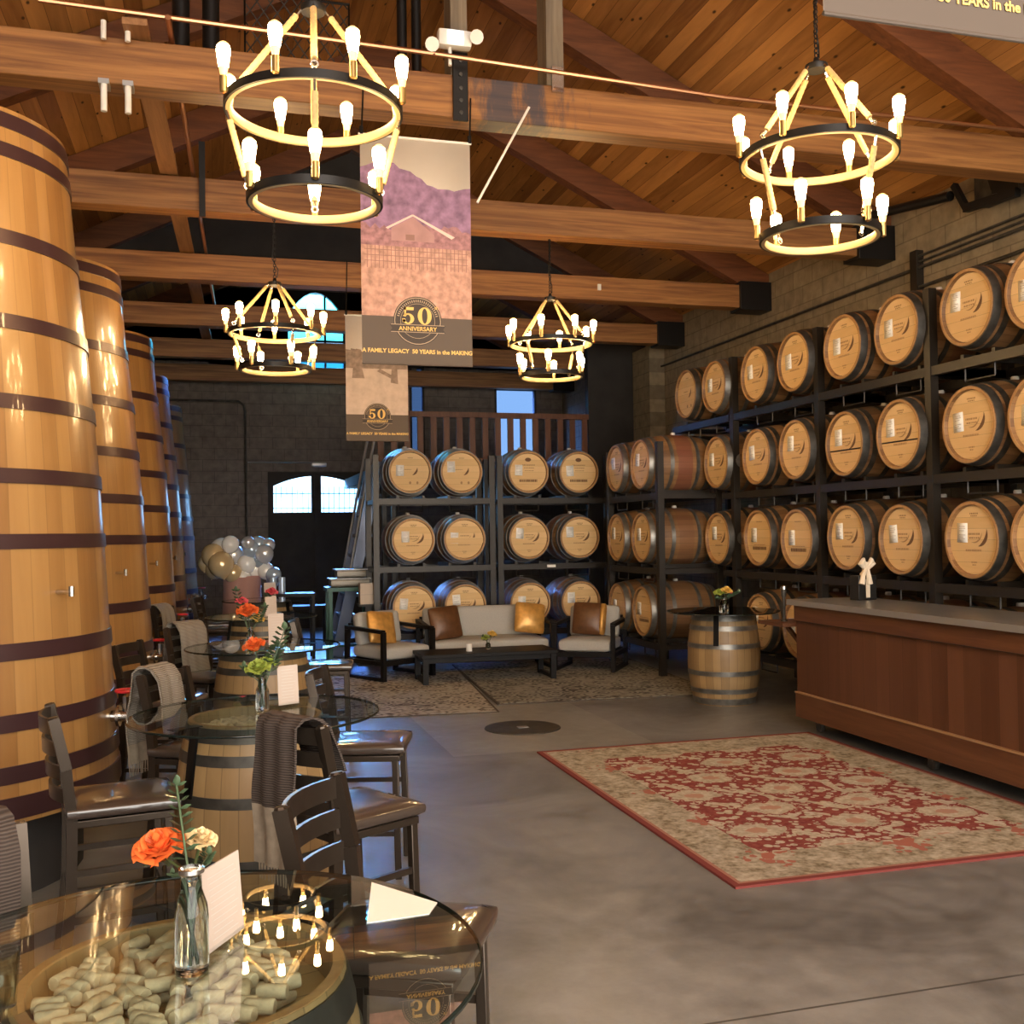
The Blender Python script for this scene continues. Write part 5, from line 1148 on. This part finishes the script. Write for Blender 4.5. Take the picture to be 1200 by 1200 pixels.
for i, (x, z) in enumerate(((.76,0),(.88,0))):
    k = thing('glass_cylinder', f'tall glass candle cylinder, {"left" if i == 0 else "right"} of two beside the pink table', 'vase', (x,14.66,.9005)); MB().lathe([(0,.01),(.045,.01),(.045,.22),(.048,.22),(.048,0),(0,0)], 14).build('cylinder', M['bal_b'], k)
k = thing('side_table', 'narrow dark side table behind the most distant glass table', 'table', (.97,14.68,0)); MB().box((-.25,-.2,.86),(.35,.2,.9)).build('top', M['espresso'], k)
for x in (-.22,.32):
    for y in (-.17,.17): MB().bar((x,y,0),(x,y,.86),.04,.04).build('leg', M['espresso'], k)
k = thing('low_bench', 'low dark bench in front of the carriage door', 'bench', (1.25,16.6,0)); MB().box((-.3,-.2,.55),(.45,.2,.6)).build('top', M['espresso'], k)
for x in (-.26,.41):
    for y in (-.16,.16): MB().bar((x,y,0),(x,y,.55),.05,.05).build('leg', M['espresso'], k)
k = thing('green_cart', 'green metal stand carrying steel pans by the stair', 'stand', (1.72,14.2,0))
for x in (-.25,.25):
    for y in (-.2,.2): MB().bar((x,y,0),(x,y,.98),.05,.05).build('leg', M['green'], k)
MB().box((-.3,-.25,.94),(.3,.25,.99)).build('top', M['green'], k); MB().box((-.27,-.22,.2),(.27,.22,.23)).build('lower_shelf', M['green'], k)
for dx, dz, wd, lab in ((.02,.9905,.26,'lower steel chafing pan on the green stand'), (.04,1.1115,.2,'upper steel chafing pan on the green stand')):
    k = thing('steel_pan', lab, 'pan', (1.72+dx,14.2,dz)); MB().rbox((wd,.17,.05), .02, 5, M=T(0,0,.055)).build('body', M['tin'], k); MB().box((-wd-.015,-.185,.105),(wd+.015,.185,.12)).build('lid', M['galv'], k)
k = thing('box_stand', 'black pedestal holding a cream carton left of the far rack', 'stand', (1.93,13.6,0)); MB().box((-.06,-.06,0),(.06,.06,.76)).build('column', M['steel'], k); MB().box((-.15,-.12,.76),(.15,.12,.79)).build('top_plate', M['steel'], k); MB().box((-.17,-.14,0),(.17,.14,.03)).build('base_plate', M['steel'], k)
k = thing('carton', 'cream cardboard carton on the black pedestal', 'box', (1.9,13.58,.7905)); MB().box((-.1,-.08,0),(.1,.08,.27)).build('carton_body', M['carton'], k); MB().box((-.1,-.081,.12),(.1,-.0801,.126)).build('tape', M['print'], k)

# ------------------------------------------------------------------ light
wd = bpy.data.worlds.new('World'); S.world = wd; wd.use_nodes = True; nt = wd.node_tree; bg = nt.nodes['Background']
tc = N(nt, 'ShaderNodeTexCoord'); sp = N(nt, 'ShaderNodeSeparateXYZ'); L(nt, tc.outputs['Generated'], sp.inputs[0])
up = math_(nt, 'MULTIPLY', math_(nt, 'GREATER_THAN', sp.outputs[1], 0), 1)
sky = ramp(nt, [(0, (.62,1.2,1.9)), (.18, (.6,1.15,1.9)), (.32, (12,31,88)), (1, (10,26,72))]); L(nt, sp.outputs[2], sky.inputs[0])
nt.nodes.remove(nt.nodes['Background']); bg = N(nt, 'ShaderNodeBackground'); L(nt, mix(nt, up, (3.15,2.98,2.72), sky.outputs[0]), bg.inputs[0]); bg.inputs[1].default_value = 1; L(nt, bg.outputs[0], nt.nodes['World Output'].inputs[0])
S.cycles.use_denoising = True
S.cycles.max_bounces = 7; S.cycles.diffuse_bounces = 4; S.cycles.glossy_bounces = 4; S.cycles.transparent_max_bounces = 16
S.cycles.sample_clamp_indirect = 8; S.cycles.caustics_reflective = False; S.cycles.caustics_refractive = False
S.view_settings.view_transform = 'Standard'; S.view_settings.look = 'None'; S.view_settings.exposure = 1.55; S.view_settings.gamma = 1; S.view_settings.use_curve_mapping = False
